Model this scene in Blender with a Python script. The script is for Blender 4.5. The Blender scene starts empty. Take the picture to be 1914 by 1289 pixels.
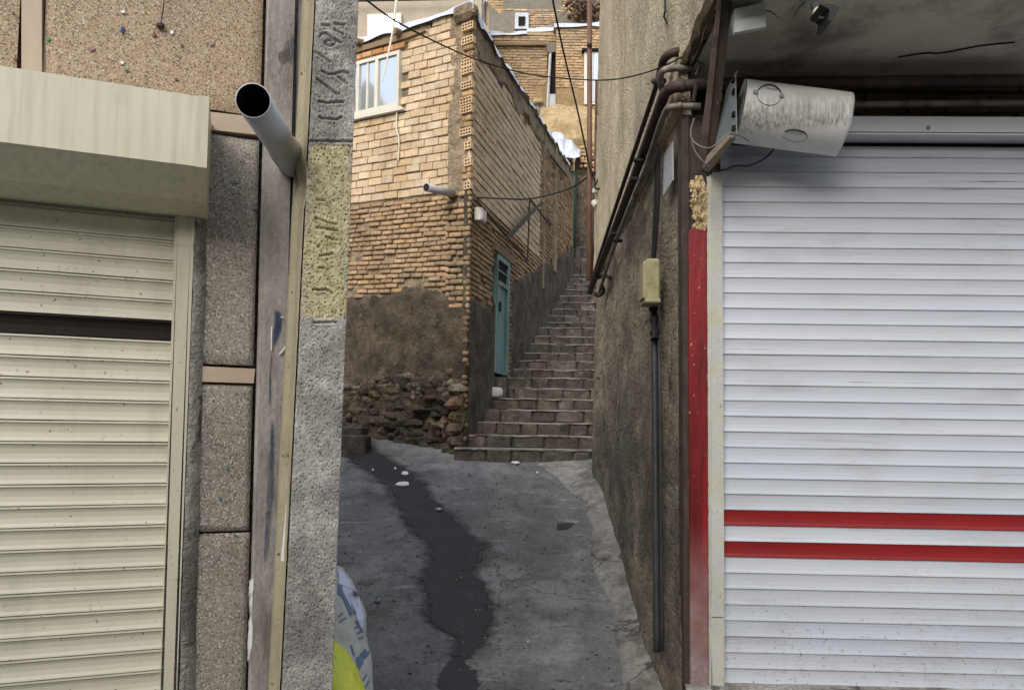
import bpy, math, random
from mathutils import Vector, Matrix, noise
random.seed(7)
R = math.radians
S = bpy.context.scene
# ---------------------------------------------------------------- camera
F = 1400.0; CX = 957.0; CY = 731.0; W0, H0 = 1914.0, 1289.0
PITCH = 0.0471; ROLL = 0.0155; EYE = Vector((0, 0, 1.65))
cam_d = bpy.data.cameras.new('camera'); cam = bpy.data.objects.new('camera', cam_d); S.collection.objects.link(cam)
cam_d.sensor_width = 36; cam_d.lens = F / W0 * 36; cam_d.shift_y = (CY - H0 / 2) / W0
cam_d.clip_start = 0.05; cam_d.clip_end = 500
RM = Matrix.Rotation(math.pi / 2 + PITCH, 3, 'X') @ Matrix.Rotation(ROLL, 3, 'Z')
cam.matrix_world = Matrix.Translation(EYE) @ RM.to_4x4()
S.camera = cam
# ---------------------------------------------------------------- world and sun
SUN_EL, SUN_AZ = 36.0, 205.0     # azimuth clockwise from +Y (away from camera)
w = bpy.data.worlds.new('World'); S.world = w; w.use_nodes = True
nt = w.node_tree; bg = nt.nodes['Background']
sky = nt.nodes.new('ShaderNodeTexSky'); sky.sky_type = 'NISHITA'; sky.sun_disc = False
sky.sun_elevation = R(SUN_EL); sky.sun_rotation = R(SUN_AZ); sky.air_density = 1.0; sky.dust_density = 3.0; sky.ozone_density = 1.0
wtc = nt.nodes.new('ShaderNodeTexCoord'); wno = nt.nodes.new('ShaderNodeTexNoise'); wno.inputs['Scale'].default_value = 2.2; wno.inputs['Detail'].default_value = 7
wmr = nt.nodes.new('ShaderNodeMapRange'); wmr.inputs[1].default_value = .36; wmr.inputs[2].default_value = .56; wmr.inputs[4].default_value = .85
wmx = nt.nodes.new('ShaderNodeMix'); wmx.data_type = 'RGBA'; wmx.inputs[7].default_value = (3.75, 4.05, 4.55, 1)
nt.links.new(wtc.outputs['Generated'], wno.inputs['Vector']); nt.links.new(wno.outputs[0], wmr.inputs[0]); nt.links.new(wmr.outputs[0], wmx.inputs[0]); nt.links.new(sky.outputs[0], wmx.inputs[6])
nt.links.new(wmx.outputs[2], bg.inputs[0]); bg.inputs[1].default_value = 0.15
sd = bpy.data.lights.new('sun', 'SUN'); sd.energy = 1.25; sd.angle = R(40); sd.color = (1, .955, .89)
sun = bpy.data.objects.new('sun', sd); S.collection.objects.link(sun)
tosun = Vector((math.sin(R(SUN_AZ)) * math.cos(R(SUN_EL)), math.cos(R(SUN_AZ)) * math.cos(R(SUN_EL)), math.sin(R(SUN_EL))))
sun.rotation_euler = tosun.to_track_quat('Z', 'Y').to_euler(); sun.location = (-6, -8, 12)
S.view_settings.view_transform = 'Standard'; S.view_settings.look = 'None'
S.view_settings.exposure = 1.15; S.view_settings.gamma = 1
S.cycles.max_bounces = 6; S.cycles.use_denoising = True

# ---------------------------------------------------------------- helpers
def ray(x, y):
    d = RM @ Vector(((x - CX), -(y - CY), -F)); return d / d.y
def at(x, y, Y): return EYE + ray(x, y) * Y
def hx(s):
    s = s.lstrip('#'); v = [int(s[i:i + 2], 16) / 255 for i in (0, 2, 4)]
    return tuple((c / 12.92 if c <= .04045 else ((c + .055) / 1.055) ** 2.4) for c in v)
class Wall:
    """vertical plane through o along t; n faces the viewer's side"""
    def __init__(s, o, t, flip=False, sh=0):
        s.sh = sh
        s.o = Vector((o[0], o[1], 0)); s.t = Vector((t[0], t[1], 0)).normalized()
        s.n = Vector((s.t.y, -s.t.x, 0))
        if flip: s.n = -s.n
    def pt(s, u, z, out=0): return s.o + s.t * u + s.n * out + Vector((0, 0, z + s.sh * u))
    def uz(s, x, y, out=0):
        d = ray(x, y); k = (s.o + s.n * out - EYE).dot(s.n) / d.dot(s.n); p = EYE + d * k
        u = (p - s.o - s.n * out).dot(s.t); return u, p.z - s.sh * u
    def P(s, x, y, out=0):
        u, z = s.uz(x, y, out); return s.pt(u, z, out)
def nz(*a, s=1.0, o=0): return noise.noise(Vector((a[0] * s + o, (a[1] if len(a) > 1 else 0) * s - o, (a[2] if len(a) > 2 else 0) * s + 3.1)))
def fbm(x, y, s=1.0, o=0, n=4):
    v = 0; a = 1; t = 0
    for i in range(n): v += a * nz(x, y, o, s=s * 2 ** i, o=o); t += a; a *= .55
    return v / t
def mix3(a, b, k): return tuple(a[i] * (1 - k) + b[i] * k for i in range(3))
class MB:
    def __init__(s): s.v = []; s.f = []; s.m = []; s.c = []; s.mi = 0; s.col = (1, 1, 1)
    def vert(s, p): s.v.append(tuple(p)); s.c.append((*s.col, 1)); return len(s.v) - 1
    def face(s, ids): s.f.append(tuple(ids)); s.m.append(s.mi)
    def quad(s, a, b, c, d): s.face([s.vert(p) for p in (a, b, c, d)])
    def poly(s, pts): s.face([s.vert(p) for p in pts])
    def prism(s, pa, pb):
        n = len(pa); A = [s.vert(p) for p in pa]; B = [s.vert(p) for p in pb]
        s.face(A[::-1]); s.face(B)
        for i in range(n): j = (i + 1) % n; s.face((A[i], A[j], B[j], B[i]))
    def wprism(s, w, uz, o0, o1): s.prism([w.pt(u, z, o0) for u, z in uz], [w.pt(u, z, o1) for u, z in uz])
    def wpix(s, w, px, o0, o1, bev=0):
        uz = [w.uz(x, y, o1) for x, y in px]; s.wprism(w, uz, o0, o1)
    def box(s, c, d, rot=None):
        c = Vector(c); h = [x / 2 for x in d]; Rm = rot or Matrix.Identity(3)
        q = [c + Rm @ Vector((i * h[0], j * h[1], k * h[2])) for k in (-1, 1) for i, j in ((-1, -1), (1, -1), (1, 1), (-1, 1))]
        s.prism(q[:4], q[4:])
    def cbox(s, c, d, rot=None, b=.01):
        """box with all edges chamfered"""
        c = Vector(c); h = [x / 2 for x in d]; Rm = rot or Matrix.Identity(3); b = min(b, min(h) * .6)
        I = {}
        for i in (-1, 1):
            for j in (-1, 1):
                for k in (-1, 1):
                    for a in range(3):
                        p = [i * h[0], j * h[1], k * h[2]]
                        for q in range(3):
                            if q != a: p[q] -= math.copysign(b, p[q])
                        I[(i, j, k, a)] = s.vert(c + Rm @ Vector(p))
        for a in range(3):
            o = [q for q in range(3) if q != a]
            for sg in (-1, 1):
                ids = []
                for (x, y) in ((-1, -1), (1, -1), (1, 1), (-1, 1)):
                    k = [0, 0, 0]; k[a] = sg; k[o[0]] = x; k[o[1]] = y; ids.append(I[(*k, a)])
                s.face(ids)
        for a in range(3):
            o = [q for q in range(3) if q != a]
            for x in (-1, 1):
                for y in (-1, 1):
                    def g(sa, fa):
                        k = [0, 0, 0]; k[a] = sa; k[o[0]] = x; k[o[1]] = y; return I[(*k, fa)]
                    s.face((g(-1, o[0]), g(1, o[0]), g(1, o[1]), g(-1, o[1])))
        for i in (-1, 1):
            for j in (-1, 1):
                for k in (-1, 1): s.face((I[(i, j, k, 0)], I[(i, j, k, 1)], I[(i, j, k, 2)]))
    def grid(s, fn, nu, nv, mask=None, colfn=None):
        ids = [[None] * (nv + 1) for _ in range(nu + 1)]
        for i in range(nu + 1):
            for j in range(nv + 1):
                u, v = i / nu, j / nv
                if colfn: s.col = colfn(u, v)
                ids[i][j] = s.vert(fn(u, v))
        for i in range(nu):
            for j in range(nv):
                if mask and not mask((i + .5) / nu, (j + .5) / nv): continue
                s.face((ids[i][j], ids[i + 1][j], ids[i + 1][j + 1], ids[i][j + 1]))
    def tube(s, pts, r, seg=10, smooth=0, cap=True, rfn=None):
        pts = [Vector(p) for p in pts]
        if smooth:
            q = []
            for i in range(len(pts) - 1):
                p0 = pts[max(i - 1, 0)]; p1 = pts[i]; p2 = pts[i + 1]; p3 = pts[min(i + 2, len(pts) - 1)]
                for k in range(smooth):
                    t = k / smooth
                    q.append(.5 * ((2 * p1) + (p2 - p0) * t + (2 * p0 - 5 * p1 + 4 * p2 - p3) * t * t + (3 * p1 - p0 - 3 * p2 + p3) * t ** 3))
            q.append(pts[-1]); pts = q
        up = None; rings = []
        for i, p in enumerate(pts):
            d = (pts[min(i + 1, len(pts) - 1)] - pts[max(i - 1, 0)])
            if d.length < 1e-9: d = Vector((0, 0, 1))
            d.normalize()
            if up is None: up = d.orthogonal().normalized()
            up = (up - d * up.dot(d)); up = up.normalized() if up.length > 1e-6 else d.orthogonal().normalized()
            sd_ = d.cross(up); rr = r if rfn is None else rfn(i / (len(pts) - 1))
            rings.append([s.vert(p + (up * math.cos(2 * math.pi * k / seg) + sd_ * math.sin(2 * math.pi * k / seg)) * rr) for k in range(seg)])
        for a, b in zip(rings, rings[1:]):
            for k in range(seg): s.face((a[k], a[(k + 1) % seg], b[(k + 1) % seg], b[k]))
        if cap: s.face(rings[0][::-1]); s.face(rings[-1])
    def build(s, name, mats, parent=None, smooth=False, org=None):
        me = bpy.data.meshes.new(name); me.from_pydata(s.v, [], s.f)
        if not isinstance(mats, (list, tuple)): mats = [mats]
        for m in mats: me.materials.append(m)
        me.polygons.foreach_set('material_index', s.m)
        if smooth: me.polygons.foreach_set('use_smooth', [True] * len(s.f))
        ca = me.color_attributes.new('tint', 'FLOAT_COLOR', 'POINT')
        ca.data.foreach_set('color', [x for c in s.c for x in c])
        me.update()
        import bmesh
        bm = bmesh.new(); bm.from_mesh(me)
        bmesh.ops.recalc_face_normals(bm, faces=bm.faces) if not smooth or smooth == 2 else None
        bm.to_mesh(me); bm.free()
        o = bpy.data.objects.new(name, me); S.collection.objects.link(o)
        if parent: o.parent = parent
        elif org is not None:
            pass
        return o
def tag(o, label=None, cat=None, group=None, kind=None):
    if label: o['label'] = label
    if cat: o['category'] = cat
    if group: o['group'] = group
    if kind: o['kind'] = kind
    return o
def thing(name, label, cat, group=None):
    o = bpy.data.objects.new(name, None); S.collection.objects.link(o); o.empty_display_size = .1
    return tag(o, label, cat, group)

# ---------------------------------------------------------------- materials
class NT:
    def __init__(s, m): s.t = m.node_tree; s.n = s.t.nodes; s.l = s.t.links
    def new(s, typ, **k):
        n = s.n.new(typ)
        for a, b in k.items(): setattr(n, a, b)
        return n
def mat(name, cols, scale=6, stretch=(1, 1, 1), detail=8, rough=.85, bump=None, tint=False, layers=(), metal=0, spec=.3, dist=.02, grain=None, cracks=None):
    """cols: list of (pos, hex) over fractal noise; layers: list of dict(hex, scale, lo, hi, stretch, amt) stains over it; bump: list of (scale, strength, stretch, kind)"""
    m = bpy.data.materials.new(name); m.use_nodes = True; t = NT(m); bs = t.n['Principled BSDF']
    tc = t.new('ShaderNodeTexCoord')
    def noise_n(sc, st, det=8, ro=.6, off=0):
        mp = t.new('ShaderNodeMapping'); mp.inputs['Scale'].default_value = st; mp.inputs['Location'].default_value = (off, off * 1.7, off * .6)
        t.l.new(tc.outputs['Object'], mp.inputs[0])
        n = t.new('ShaderNodeTexNoise'); n.inputs['Scale'].default_value = sc; n.inputs['Detail'].default_value = det; n.inputs['Roughness'].default_value = ro
        t.l.new(mp.outputs[0], n.inputs['Vector']); return n.outputs[0]
    n = noise_n(scale, stretch, detail)
    cr = t.new('ShaderNodeValToRGB'); el = cr.color_ramp.elements
    while len(el) < len(cols): el.new(.5)
    for e, (p, h) in zip(el, cols): e.position = p; e.color = (*hx(h), 1)
    t.l.new(n, cr.inputs[0]); c = cr.outputs[0]
    k = 3
    for L in layers:
        nn = noise_n(L.get('scale', 3), L.get('stretch', (1, 1, 1)), L.get('detail', 6), .65, off=k * 5.3); k += 1
        mr = t.new('ShaderNodeMapRange', clamp=True); mr.inputs[1].default_value = L['lo']; mr.inputs[2].default_value = L['hi']; mr.inputs[4].default_value = L.get('amt', 1)
        t.l.new(nn, mr.inputs[0]); f = mr.outputs[0]
        if 'z' in L:     # colour that sits at a height (splash dirt, rust runs, painted shade low on the alley wall): z0 full, z1 none
            sp = t.new('ShaderNodeSeparateXYZ'); t.l.new(tc.outputs['Object'], sp.inputs[0])
            m2 = t.new('ShaderNodeMapRange', clamp=True); m2.inputs[1].default_value = L['z'][1]; m2.inputs[2].default_value = L['z'][0]
            t.l.new(sp.outputs[2], m2.inputs[0]); mu = t.new('ShaderNodeMath', operation='MULTIPLY'); t.l.new(f, mu.inputs[0]); t.l.new(m2.outputs[0], mu.inputs[1]); f = mu.outputs[0]
            if len(L['z']) > 2:
                m3 = t.new('ShaderNodeMapRange', clamp=True); m3.inputs[1].default_value = L['z'][3]; m3.inputs[2].default_value = L['z'][2]
                t.l.new(sp.outputs[2], m3.inputs[0]); mu_ = t.new('ShaderNodeMath', operation='MULTIPLY'); t.l.new(f, mu_.inputs[0]); t.l.new(m3.outputs[0], mu_.inputs[1]); f = mu_.outputs[0]
        mx = t.new('ShaderNodeMix', data_type='RGBA', blend_type=L.get('blend', 'MIX')); t.l.new(f, mx.inputs[0]); t.l.new(c, mx.inputs[6]); mx.inputs[7].default_value = (*hx(L['hex']), 1); c = mx.outputs[2]
    for (cs, cw, ca) in (cracks or []):
        nn = t.new('ShaderNodeTexNoise'); nn.inputs['Scale'].default_value = cs * 3; nn.inputs['Detail'].default_value = 6; t.l.new(tc.outputs['Object'], nn.inputs['Vector'])
        va = t.new('ShaderNodeVectorMath', operation='MULTIPLY_ADD'); t.l.new(nn.outputs['Color'], va.inputs[0]); va.inputs[1].default_value = (.5 / cs,) * 3; t.l.new(tc.outputs['Object'], va.inputs[2])
        vo = t.new('ShaderNodeTexVoronoi', feature='DISTANCE_TO_EDGE'); vo.inputs['Scale'].default_value = cs; t.l.new(va.outputs[0], vo.inputs['Vector'])
        mr = t.new('ShaderNodeMapRange', clamp=True); mr.inputs[1].default_value = cw; mr.inputs[2].default_value = cw * .3; t.l.new(vo.outputs[0], mr.inputs[0])
        gate = noise_n(cs * .8, (1, 1, 1), 3, .5, off=k * 2.2); k += 1
        mg = t.new('ShaderNodeMapRange', clamp=True); mg.inputs[1].default_value = .46; mg.inputs[2].default_value = .58; mg.inputs[4].default_value = ca; t.l.new(gate, mg.inputs[0])
        mu = t.new('ShaderNodeMath', operation='MULTIPLY'); t.l.new(mr.outputs[0], mu.inputs[0]); t.l.new(mg.outputs[0], mu.inputs[1])
        mx = t.new('ShaderNodeMix', data_type='RGBA'); t.l.new(mu.outputs[0], mx.inputs[0]); t.l.new(c, mx.inputs[6]); mx.inputs[7].default_value = (*hx('2a2724'), 1); c = mx.outputs[2]
    for G_ in (grain or []):
        nn = noise_n(G_[0], G_[2] if len(G_) > 2 else (1, 1, 1), 4, .6, off=k * 3.1); k += 1
        mr = t.new('ShaderNodeMapRange', clamp=True); mr.inputs[1].default_value = .3; mr.inputs[2].default_value = .7; mr.inputs[3].default_value = 1 - G_[1]; mr.inputs[4].default_value = 1 + G_[1]
        t.l.new(nn, mr.inputs[0]); vm = t.new('ShaderNodeVectorMath', operation='SCALE'); t.l.new(c, vm.inputs[0]); t.l.new(mr.outputs[0], vm.inputs['Scale']); c = vm.outputs[0]
    if tint:
        at_ = t.new('ShaderNodeAttribute', attribute_name='tint')
        mx = t.new('ShaderNodeMix', data_type='RGBA', blend_type='MULTIPLY'); mx.inputs[0].default_value = 1
        t.l.new(c, mx.inputs[6]); t.l.new(at_.outputs[0], mx.inputs[7]); c = mx.outputs[2]
    t.l.new(c, bs.inputs['Base Color'])
    bs.inputs['Roughness'].default_value = rough; bs.inputs['Metallic'].default_value = metal
    bs.inputs['Specular IOR Level'].default_value = spec
    prev = None
    for b in (bump or []):
        st = b[2] if len(b) > 2 else (1, 1, 1)
        kind = b[3] if len(b) > 3 else 'noise'
        if kind == 'noise': h = noise_n(b[0], st, 6, .6, off=1.3 * k)
        else:
            mp = t.new('ShaderNodeMapping'); mp.inputs['Scale'].default_value = st; t.l.new(tc.outputs['Object'], mp.inputs[0])
            v = t.new('ShaderNodeTexVoronoi'); v.inputs['Scale'].default_value = b[0]; t.l.new(mp.outputs[0], v.inputs['Vector']); h = v.outputs[0]
        bp = t.new('ShaderNodeBump'); bp.inputs['Strength'].default_value = min(1, abs(b[1])); bp.inputs['Distance'].default_value = b[4] if len(b) > 4 else dist
        if b[1] < 0: bp.invert = True
        t.l.new(h, bp.inputs['Height'])
        if prev: t.l.new(prev, bp.inputs['Normal'])
        prev = bp.outputs[0]
    if prev: t.l.new(prev, bs.inputs['Normal'])
    m['bs'] = 1
    return m
def pebble(name, mortar, stones, scale, layers=()):
    m = mat(name, [(0.3, mortar), (.7, mortar)], bump=None, rough=.8, layers=layers); t = NT(m); bs = t.n['Principled BSDF']
    old = bs.inputs['Base Color'].links[0].from_socket
    tc = t.new('ShaderNodeTexCoord')
    # jitter the cell coordinates so the stones are irregular
    v = t.new('ShaderNodeTexVoronoi'); v.inputs['Scale'].default_value = scale; t.l.new(tc.outputs['Object'], v.inputs['Vector'])
    v2 = t.new('ShaderNodeTexVoronoi', feature='DISTANCE_TO_EDGE'); v2.inputs['Scale'].default_value = scale; t.l.new(tc.outputs['Object'], v2.inputs['Vector'])
    sp = t.new('ShaderNodeSeparateColor'); t.l.new(v.outputs['Color'], sp.inputs[0])
    cr = t.new('ShaderNodeValToRGB'); cr.color_ramp.interpolation = 'CONSTANT'; el = cr.color_ramp.elements
    while len(el) < len(stones): el.new(.5)
    for e, (p, h) in zip(el, stones): e.position = p; e.color = (*hx(h), 1)
    t.l.new(sp.outputs[0], cr.inputs[0])
    # only some cells are stones, the rest mortar
    lt = t.new('ShaderNodeMath', operation='GREATER_THAN'); t.l.new(v2.outputs[0], lt.inputs[0]); lt.inputs[1].default_value = .07
    g2 = t.new('ShaderNodeMath', operation='LESS_THAN'); t.l.new(sp.outputs[1], g2.inputs[0]); g2.inputs[1].default_value = .72
    mu = t.new('ShaderNodeMath', operation='MULTIPLY'); t.l.new(lt.outputs[0], mu.inputs[0]); t.l.new(g2.outputs[0], mu.inputs[1])
    mu2 = t.new('ShaderNodeMath', operation='MULTIPLY'); t.l.new(mu.outputs[0], mu2.inputs[0]); mu2.inputs[1].default_value = .76
    mx = t.new('ShaderNodeMix', data_type='RGBA'); t.l.new(mu2.outputs[0], mx.inputs[0]); t.l.new(old, mx.inputs[6]); t.l.new(cr.outputs[0], mx.inputs[7])
    t.l.new(mx.outputs[2], bs.inputs['Base Color'])
    bp = t.new('ShaderNodeBump'); bp.inputs['Strength'].default_value = 1; bp.inputs['Distance'].default_value = .004
    mu3 = t.new('ShaderNodeMath', operation='MULTIPLY'); t.l.new(mu.outputs[0], mu3.inputs[0]); t.l.new(v2.outputs[0], mu3.inputs[1])
    t.l.new(mu3.outputs[0], bp.inputs['Height']); t.l.new(bp.outputs[0], bs.inputs['Normal'])
    return m
V = (1, 1, .12); Hz = (.12, .12, 1)
GR = dict(hex='5a554c', scale=2.2, lo=.52, hi=.75, amt=.6)
M = {}
stones = [(0, '8a7059'), (.18, 'c0a98e'), (.34, '5c4a3c'), (.46, 'c4b7a6'), (.58, 'a58e76'), (.72, '3d332c'), (.8, 'b8a690'), (.92, 'd2c8ba')]
stonesg = [(0, '7d746b'), (.18, 'a39a90'), (.34, '524b45'), (.46, 'bdb6ad'), (.58, '8a8178'), (.72, '37322e'), (.8, '9c948b'), (.92, 'cfcac3')]
M['peb'] = pebble('pebble_render', '9a8871', stones, 165, layers=[dict(hex='75695f', scale=1.3, lo=.48, hi=.64, amt=.75)])
M['pebg'] = pebble('weathered_pebble_render', '88837a', stonesg, 165, layers=[dict(hex='6d6963', scale=1.6, lo=.45, hi=.62, amt=.8), dict(hex='a5a3a0', scale=5, lo=.6, hi=.75, amt=.6)])
M['stoneband'] = mat('sawn_stone', [(.3, 'a09180'), (.7, 'b0a08c')], 8, (1, 1, .5), rough=.7, bump=[(60, .2)], dist=.003, layers=[dict(hex='8d7c6a', scale=5, lo=.55, hi=.8, amt=.6)])
M['stonetrim'] = mat('stained_stone_trim', [(.3, '75706b'), (.5, '8a8580'), (.7, '9e9993')], 9, (1, 1, .3), rough=.85, bump=[(60, .7, (1, 1, .7)), (20, .5)], dist=.006,
    layers=[dict(hex='59504a', scale=9, lo=.48, hi=.66, stretch=(1, 1, .18), amt=.75), dict(hex='a8a29c', scale=12, lo=.58, hi=.68, stretch=(1, 1, .15), amt=.7), dict(hex='3b3531', scale=9, lo=.62, hi=.68, stretch=(1, 1, .5), amt=.7)], grain=[(60, .15, (1, 1, .6)), (160, .15)])
M['seam'] = mat('seam', [(.3, '4a4541'), (.7, '5a5550')], 20)
M['cream'] = mat('cream_paint', [(.3, 'afac99'), (.7, 'b8b5a3')], 3, (1, 1, .5), tint=True, rough=.42, spec=.4, bump=[(40, .08)], dist=.002,
    layers=[dict(hex='4f4a3a', scale=26, lo=.66, hi=.74, stretch=(.05, .05, 1.6), amt=.8), dict(hex='7f7b68', scale=6, lo=.5, hi=.75, stretch=(1, 1, .25), amt=.4), dict(hex='45402f', scale=60, lo=.69, hi=.72, amt=.8, detail=2)])
M['creambox'] = mat('cream_housing', [(.3, 'b9b59f'), (.7, 'c2beaa')], 2, rough=.4, spec=.4,
    layers=[dict(hex='7c7760', scale=30, lo=.45, hi=.8, stretch=(1, 1, .05), amt=.5), dict(hex='6a6450', scale=2, lo=.62, hi=.8, amt=.4)])
M['brown'] = mat('brown_slat', [(.3, '17110f'), (.7, '1f1715')], 8, rough=.6, spec=.12)
M['white'] = mat('white_paint', [(.3, 'a6abb3'), (.7, 'b1b5bd')], 2, (.4, .4, 1), tint=True, rough=.42, spec=.4, bump=[(30, .08)], dist=.002,
    layers=[dict(hex='55544f', scale=30, lo=.66, hi=.71, stretch=(.03, .03, 1.8), amt=.85), dict(hex='8a8983', scale=26, lo=.58, hi=.70, stretch=(.05, .05, 1.2), amt=.45), dict(hex='7d7a72', scale=14, lo=.52, hi=.75, amt=.6, z=(.15, .6)), dict(hex='86837b', scale=5, lo=.55, hi=.72, stretch=(.3, .3, 1), amt=.35),
            dict(hex='504a42', scale=60, lo=.64, hi=.68, amt=.85, z=(.2, 1.1), detail=2), dict(hex='75715f', scale=30, lo=.5, hi=.75, stretch=(.05, .05, 1), amt=.5, z=(3.1, 2.9))])
M['lintel'] = mat('white_lintel', [(.3, 'c2c5ca'), (.7, 'cccfd3')], 2, rough=.35, layers=[dict(hex='8a857a', scale=12, lo=.62, hi=.8, stretch=(.1, .1, 1), amt=.5)])
M['redslat'] = mat('red_slat', [(.3, '6f1416'), (.7, '80181b')], 5, (.2, .2, 1), rough=.4, spec=.4, layers=[dict(hex='4e1011', scale=20, lo=.6, hi=.8, stretch=(.05, .05, 1), amt=.6)])
M['redpaint'] = mat('red_spray_paint', [(.3, '661013'), (.7, '84181c')], 4, (1, 1, .25), rough=.4, spec=.35, bump=[(35, .4, (1, 1, .5)), (120, .3)], dist=.005,
    layers=[dict(hex='400f0e', scale=5, lo=.46, hi=.62, stretch=(2, 2, .12), amt=.75), dict(hex='8b3a3a', scale=12, lo=.6, hi=.7, stretch=(1, 1, .3), amt=.5), dict(hex='3a2a24', scale=26, lo=.63, hi=.67, amt=.9, detail=4), dict(hex='a39b99', scale=4, lo=.22, hi=.60, amt=.75, z=(.3, 1.15)), dict(hex='6d625d', scale=40, lo=.38, hi=.52, amt=.85, z=(.2, .8), detail=4), dict(hex='b9b2ae', scale=50, lo=.7, hi=.72, amt=.8, detail=2)], grain=[(60, .1)])
M['jamb'] = mat('old_cream_jamb', [(.3, '9c9d97'), (.7, 'adaea7')], 8, (1, 1, .2), rough=.6, bump=[(50, .25)], dist=.003,
    layers=[dict(hex='a8a282', scale=7, lo=.5, hi=.65, amt=.6), dict(hex='56504a', scale=40, lo=.62, hi=.70, stretch=(1, 1, .4), amt=.7), dict(hex='6b6459', scale=12, lo=.5, hi=.65, amt=.8, z=(.2, .45))], grain=[(60, .08)])
M['rust'] = mat('rusted_steel', [(.3, '2a2421'), (.5, '393029'), (.7, '463a33')], 14, (1, 1, .3), rough=.75, bump=[(70, .4)], dist=.003, layers=[dict(hex='191514', scale=9, lo=.5, hi=.7, amt=.7), dict(hex='8a8178', scale=60, lo=.68, hi=.72, amt=.7, detail=2)], grain=[(60, .2)])
M['rustlight'] = mat('rust_red_paint', [(.3, '4b3f38'), (.7, '625349')], 9, (1, 1, .15), rough=.7, layers=[dict(hex='2e221e', scale=12, lo=.5, hi=.7, amt=.7)], grain=[(60, .15, (1, 1, .3))])
M['armtan'] = mat('dirty_steel_angle', [(.3, '6a6056'), (.7, '887d70')], 12, rough=.7, layers=[dict(hex='3a2e27', scale=20, lo=.56, hi=.66, amt=.85)], grain=[(60, .15)])
M['riser'] = mat('faded_red_primer', [(.3, '5d4538'), (.7, '785b4c')], 9, (1, 1, .15), rough=.7, layers=[dict(hex='3c2c26', scale=9, lo=.52, hi=.7, amt=.6), dict(hex='948878', scale=12, lo=.62, hi=.74, amt=.5)], grain=[(40, .15)])
M['gaspipe'] = mat('brown_pipe_paint', [(.3, '2c201d'), (.6, '3e2a26'), (.8, '50352e')], 9, rough=.6, bump=[(60, .2)], dist=.002, layers=[dict(hex='45403c', scale=5, lo=.45, hi=.65, amt=.7), dict(hex='1a1716', scale=12, lo=.52, hi=.68, amt=.7)])
M['galv'] = mat('galvanised_pipe', [(.3, '6e6a61'), (.7, '8f8a7f')], 9, rough=.55, metal=.2, bump=[(60, .2)], dist=.002, layers=[dict(hex='5b3e30', scale=7, lo=.5, hi=.65, amt=.8)])
M['galvplate'] = mat('galvanised_plate', [(.3, '7f878a'), (.7, '939a9c')], 7, rough=.5, metal=.35, layers=[dict(hex='5d5140', scale=9, lo=.58, hi=.72, amt=.6)])
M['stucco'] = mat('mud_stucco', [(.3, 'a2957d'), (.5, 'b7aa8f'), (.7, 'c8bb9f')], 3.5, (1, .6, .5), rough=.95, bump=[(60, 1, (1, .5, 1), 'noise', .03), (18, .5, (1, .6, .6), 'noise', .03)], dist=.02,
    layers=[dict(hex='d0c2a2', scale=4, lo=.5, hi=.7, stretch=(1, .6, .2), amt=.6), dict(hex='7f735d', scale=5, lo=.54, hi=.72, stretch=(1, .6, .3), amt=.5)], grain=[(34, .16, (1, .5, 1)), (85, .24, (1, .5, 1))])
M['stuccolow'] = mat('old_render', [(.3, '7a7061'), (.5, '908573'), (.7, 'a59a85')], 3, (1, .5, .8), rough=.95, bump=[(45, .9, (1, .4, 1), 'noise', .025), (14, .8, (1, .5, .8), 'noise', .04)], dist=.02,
    layers=[dict(hex='b3a488', scale=1.6, lo=.53, hi=.62, stretch=(1, .5, 1), amt=.6), dict(hex='5a5248', scale=2.6, lo=.5, hi=.62, stretch=(1, .5, .7), amt=.6), dict(hex='4a443d', scale=2, lo=.30, hi=.56, stretch=(1, .6, 1), amt=.72, z=(1.5, 3.1)), dict(hex='9a9c9b', scale=9, lo=.63, hi=.70, stretch=(1, .4, .4), amt=.5), dict(hex='2c2721', scale=24, lo=.63, hi=.67, stretch=(1, .4, 1), amt=.85, detail=3)], grain=[(24, .2, (1, .4, 1)), (70, .26, (1, .4, 1))], cracks=[(1.1, .02, .8)])  # height-bound dark layer paints the narrow alley's shade into the lower wall
M['soffit'] = mat('soffit_plaster', [(.3, 'b0a797'), (.7, 'c0b7a8')], 2.5, rough=.9, bump=[(9, .4)], dist=.03, layers=[dict(hex='64594e', scale=2.5, lo=.48, hi=.66, amt=.7), dict(hex='3f3832', scale=9, lo=.66, hi=.7, stretch=(1, 2, 1), amt=.6), dict(hex='8f7a5f', scale=6, lo=.62, hi=.75, amt=.3)], grain=[(50, .08)])
M['dark'] = mat('dark_cavity', [(.3, '16130f'), (.7, '231e1a')], 9, rough=1)
M['holbrick'] = mat('hollow_brick', [(.3, '453826'), (.7, '57472f')], 9, (.2, .2, 3), rough=.9, tint=True, bump=[(30, .5, (.1, .1, 3))], dist=.006)
M['concrete'] = mat('pole_concrete', [(.3, '827f79'), (.5, '99968f'), (.7, 'aeaba3')], 9, rough=.95, bump=[(200, .8), (60, .6)], dist=.004, tint=True,
    layers=[dict(hex='3f3c38', scale=55, lo=.64, hi=.69, amt=.85, detail=4), dict(hex='7a5b49', scale=9, lo=.62, hi=.74, amt=.5, z=(.2, 1.6)), dict(hex='62605b', scale=4, lo=.45, hi=.62, amt=.7), dict(hex='b9b7b2', scale=18, lo=.62, hi=.7, amt=.5)], grain=[(70, .2), (170, .28), (320, .25)])
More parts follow.
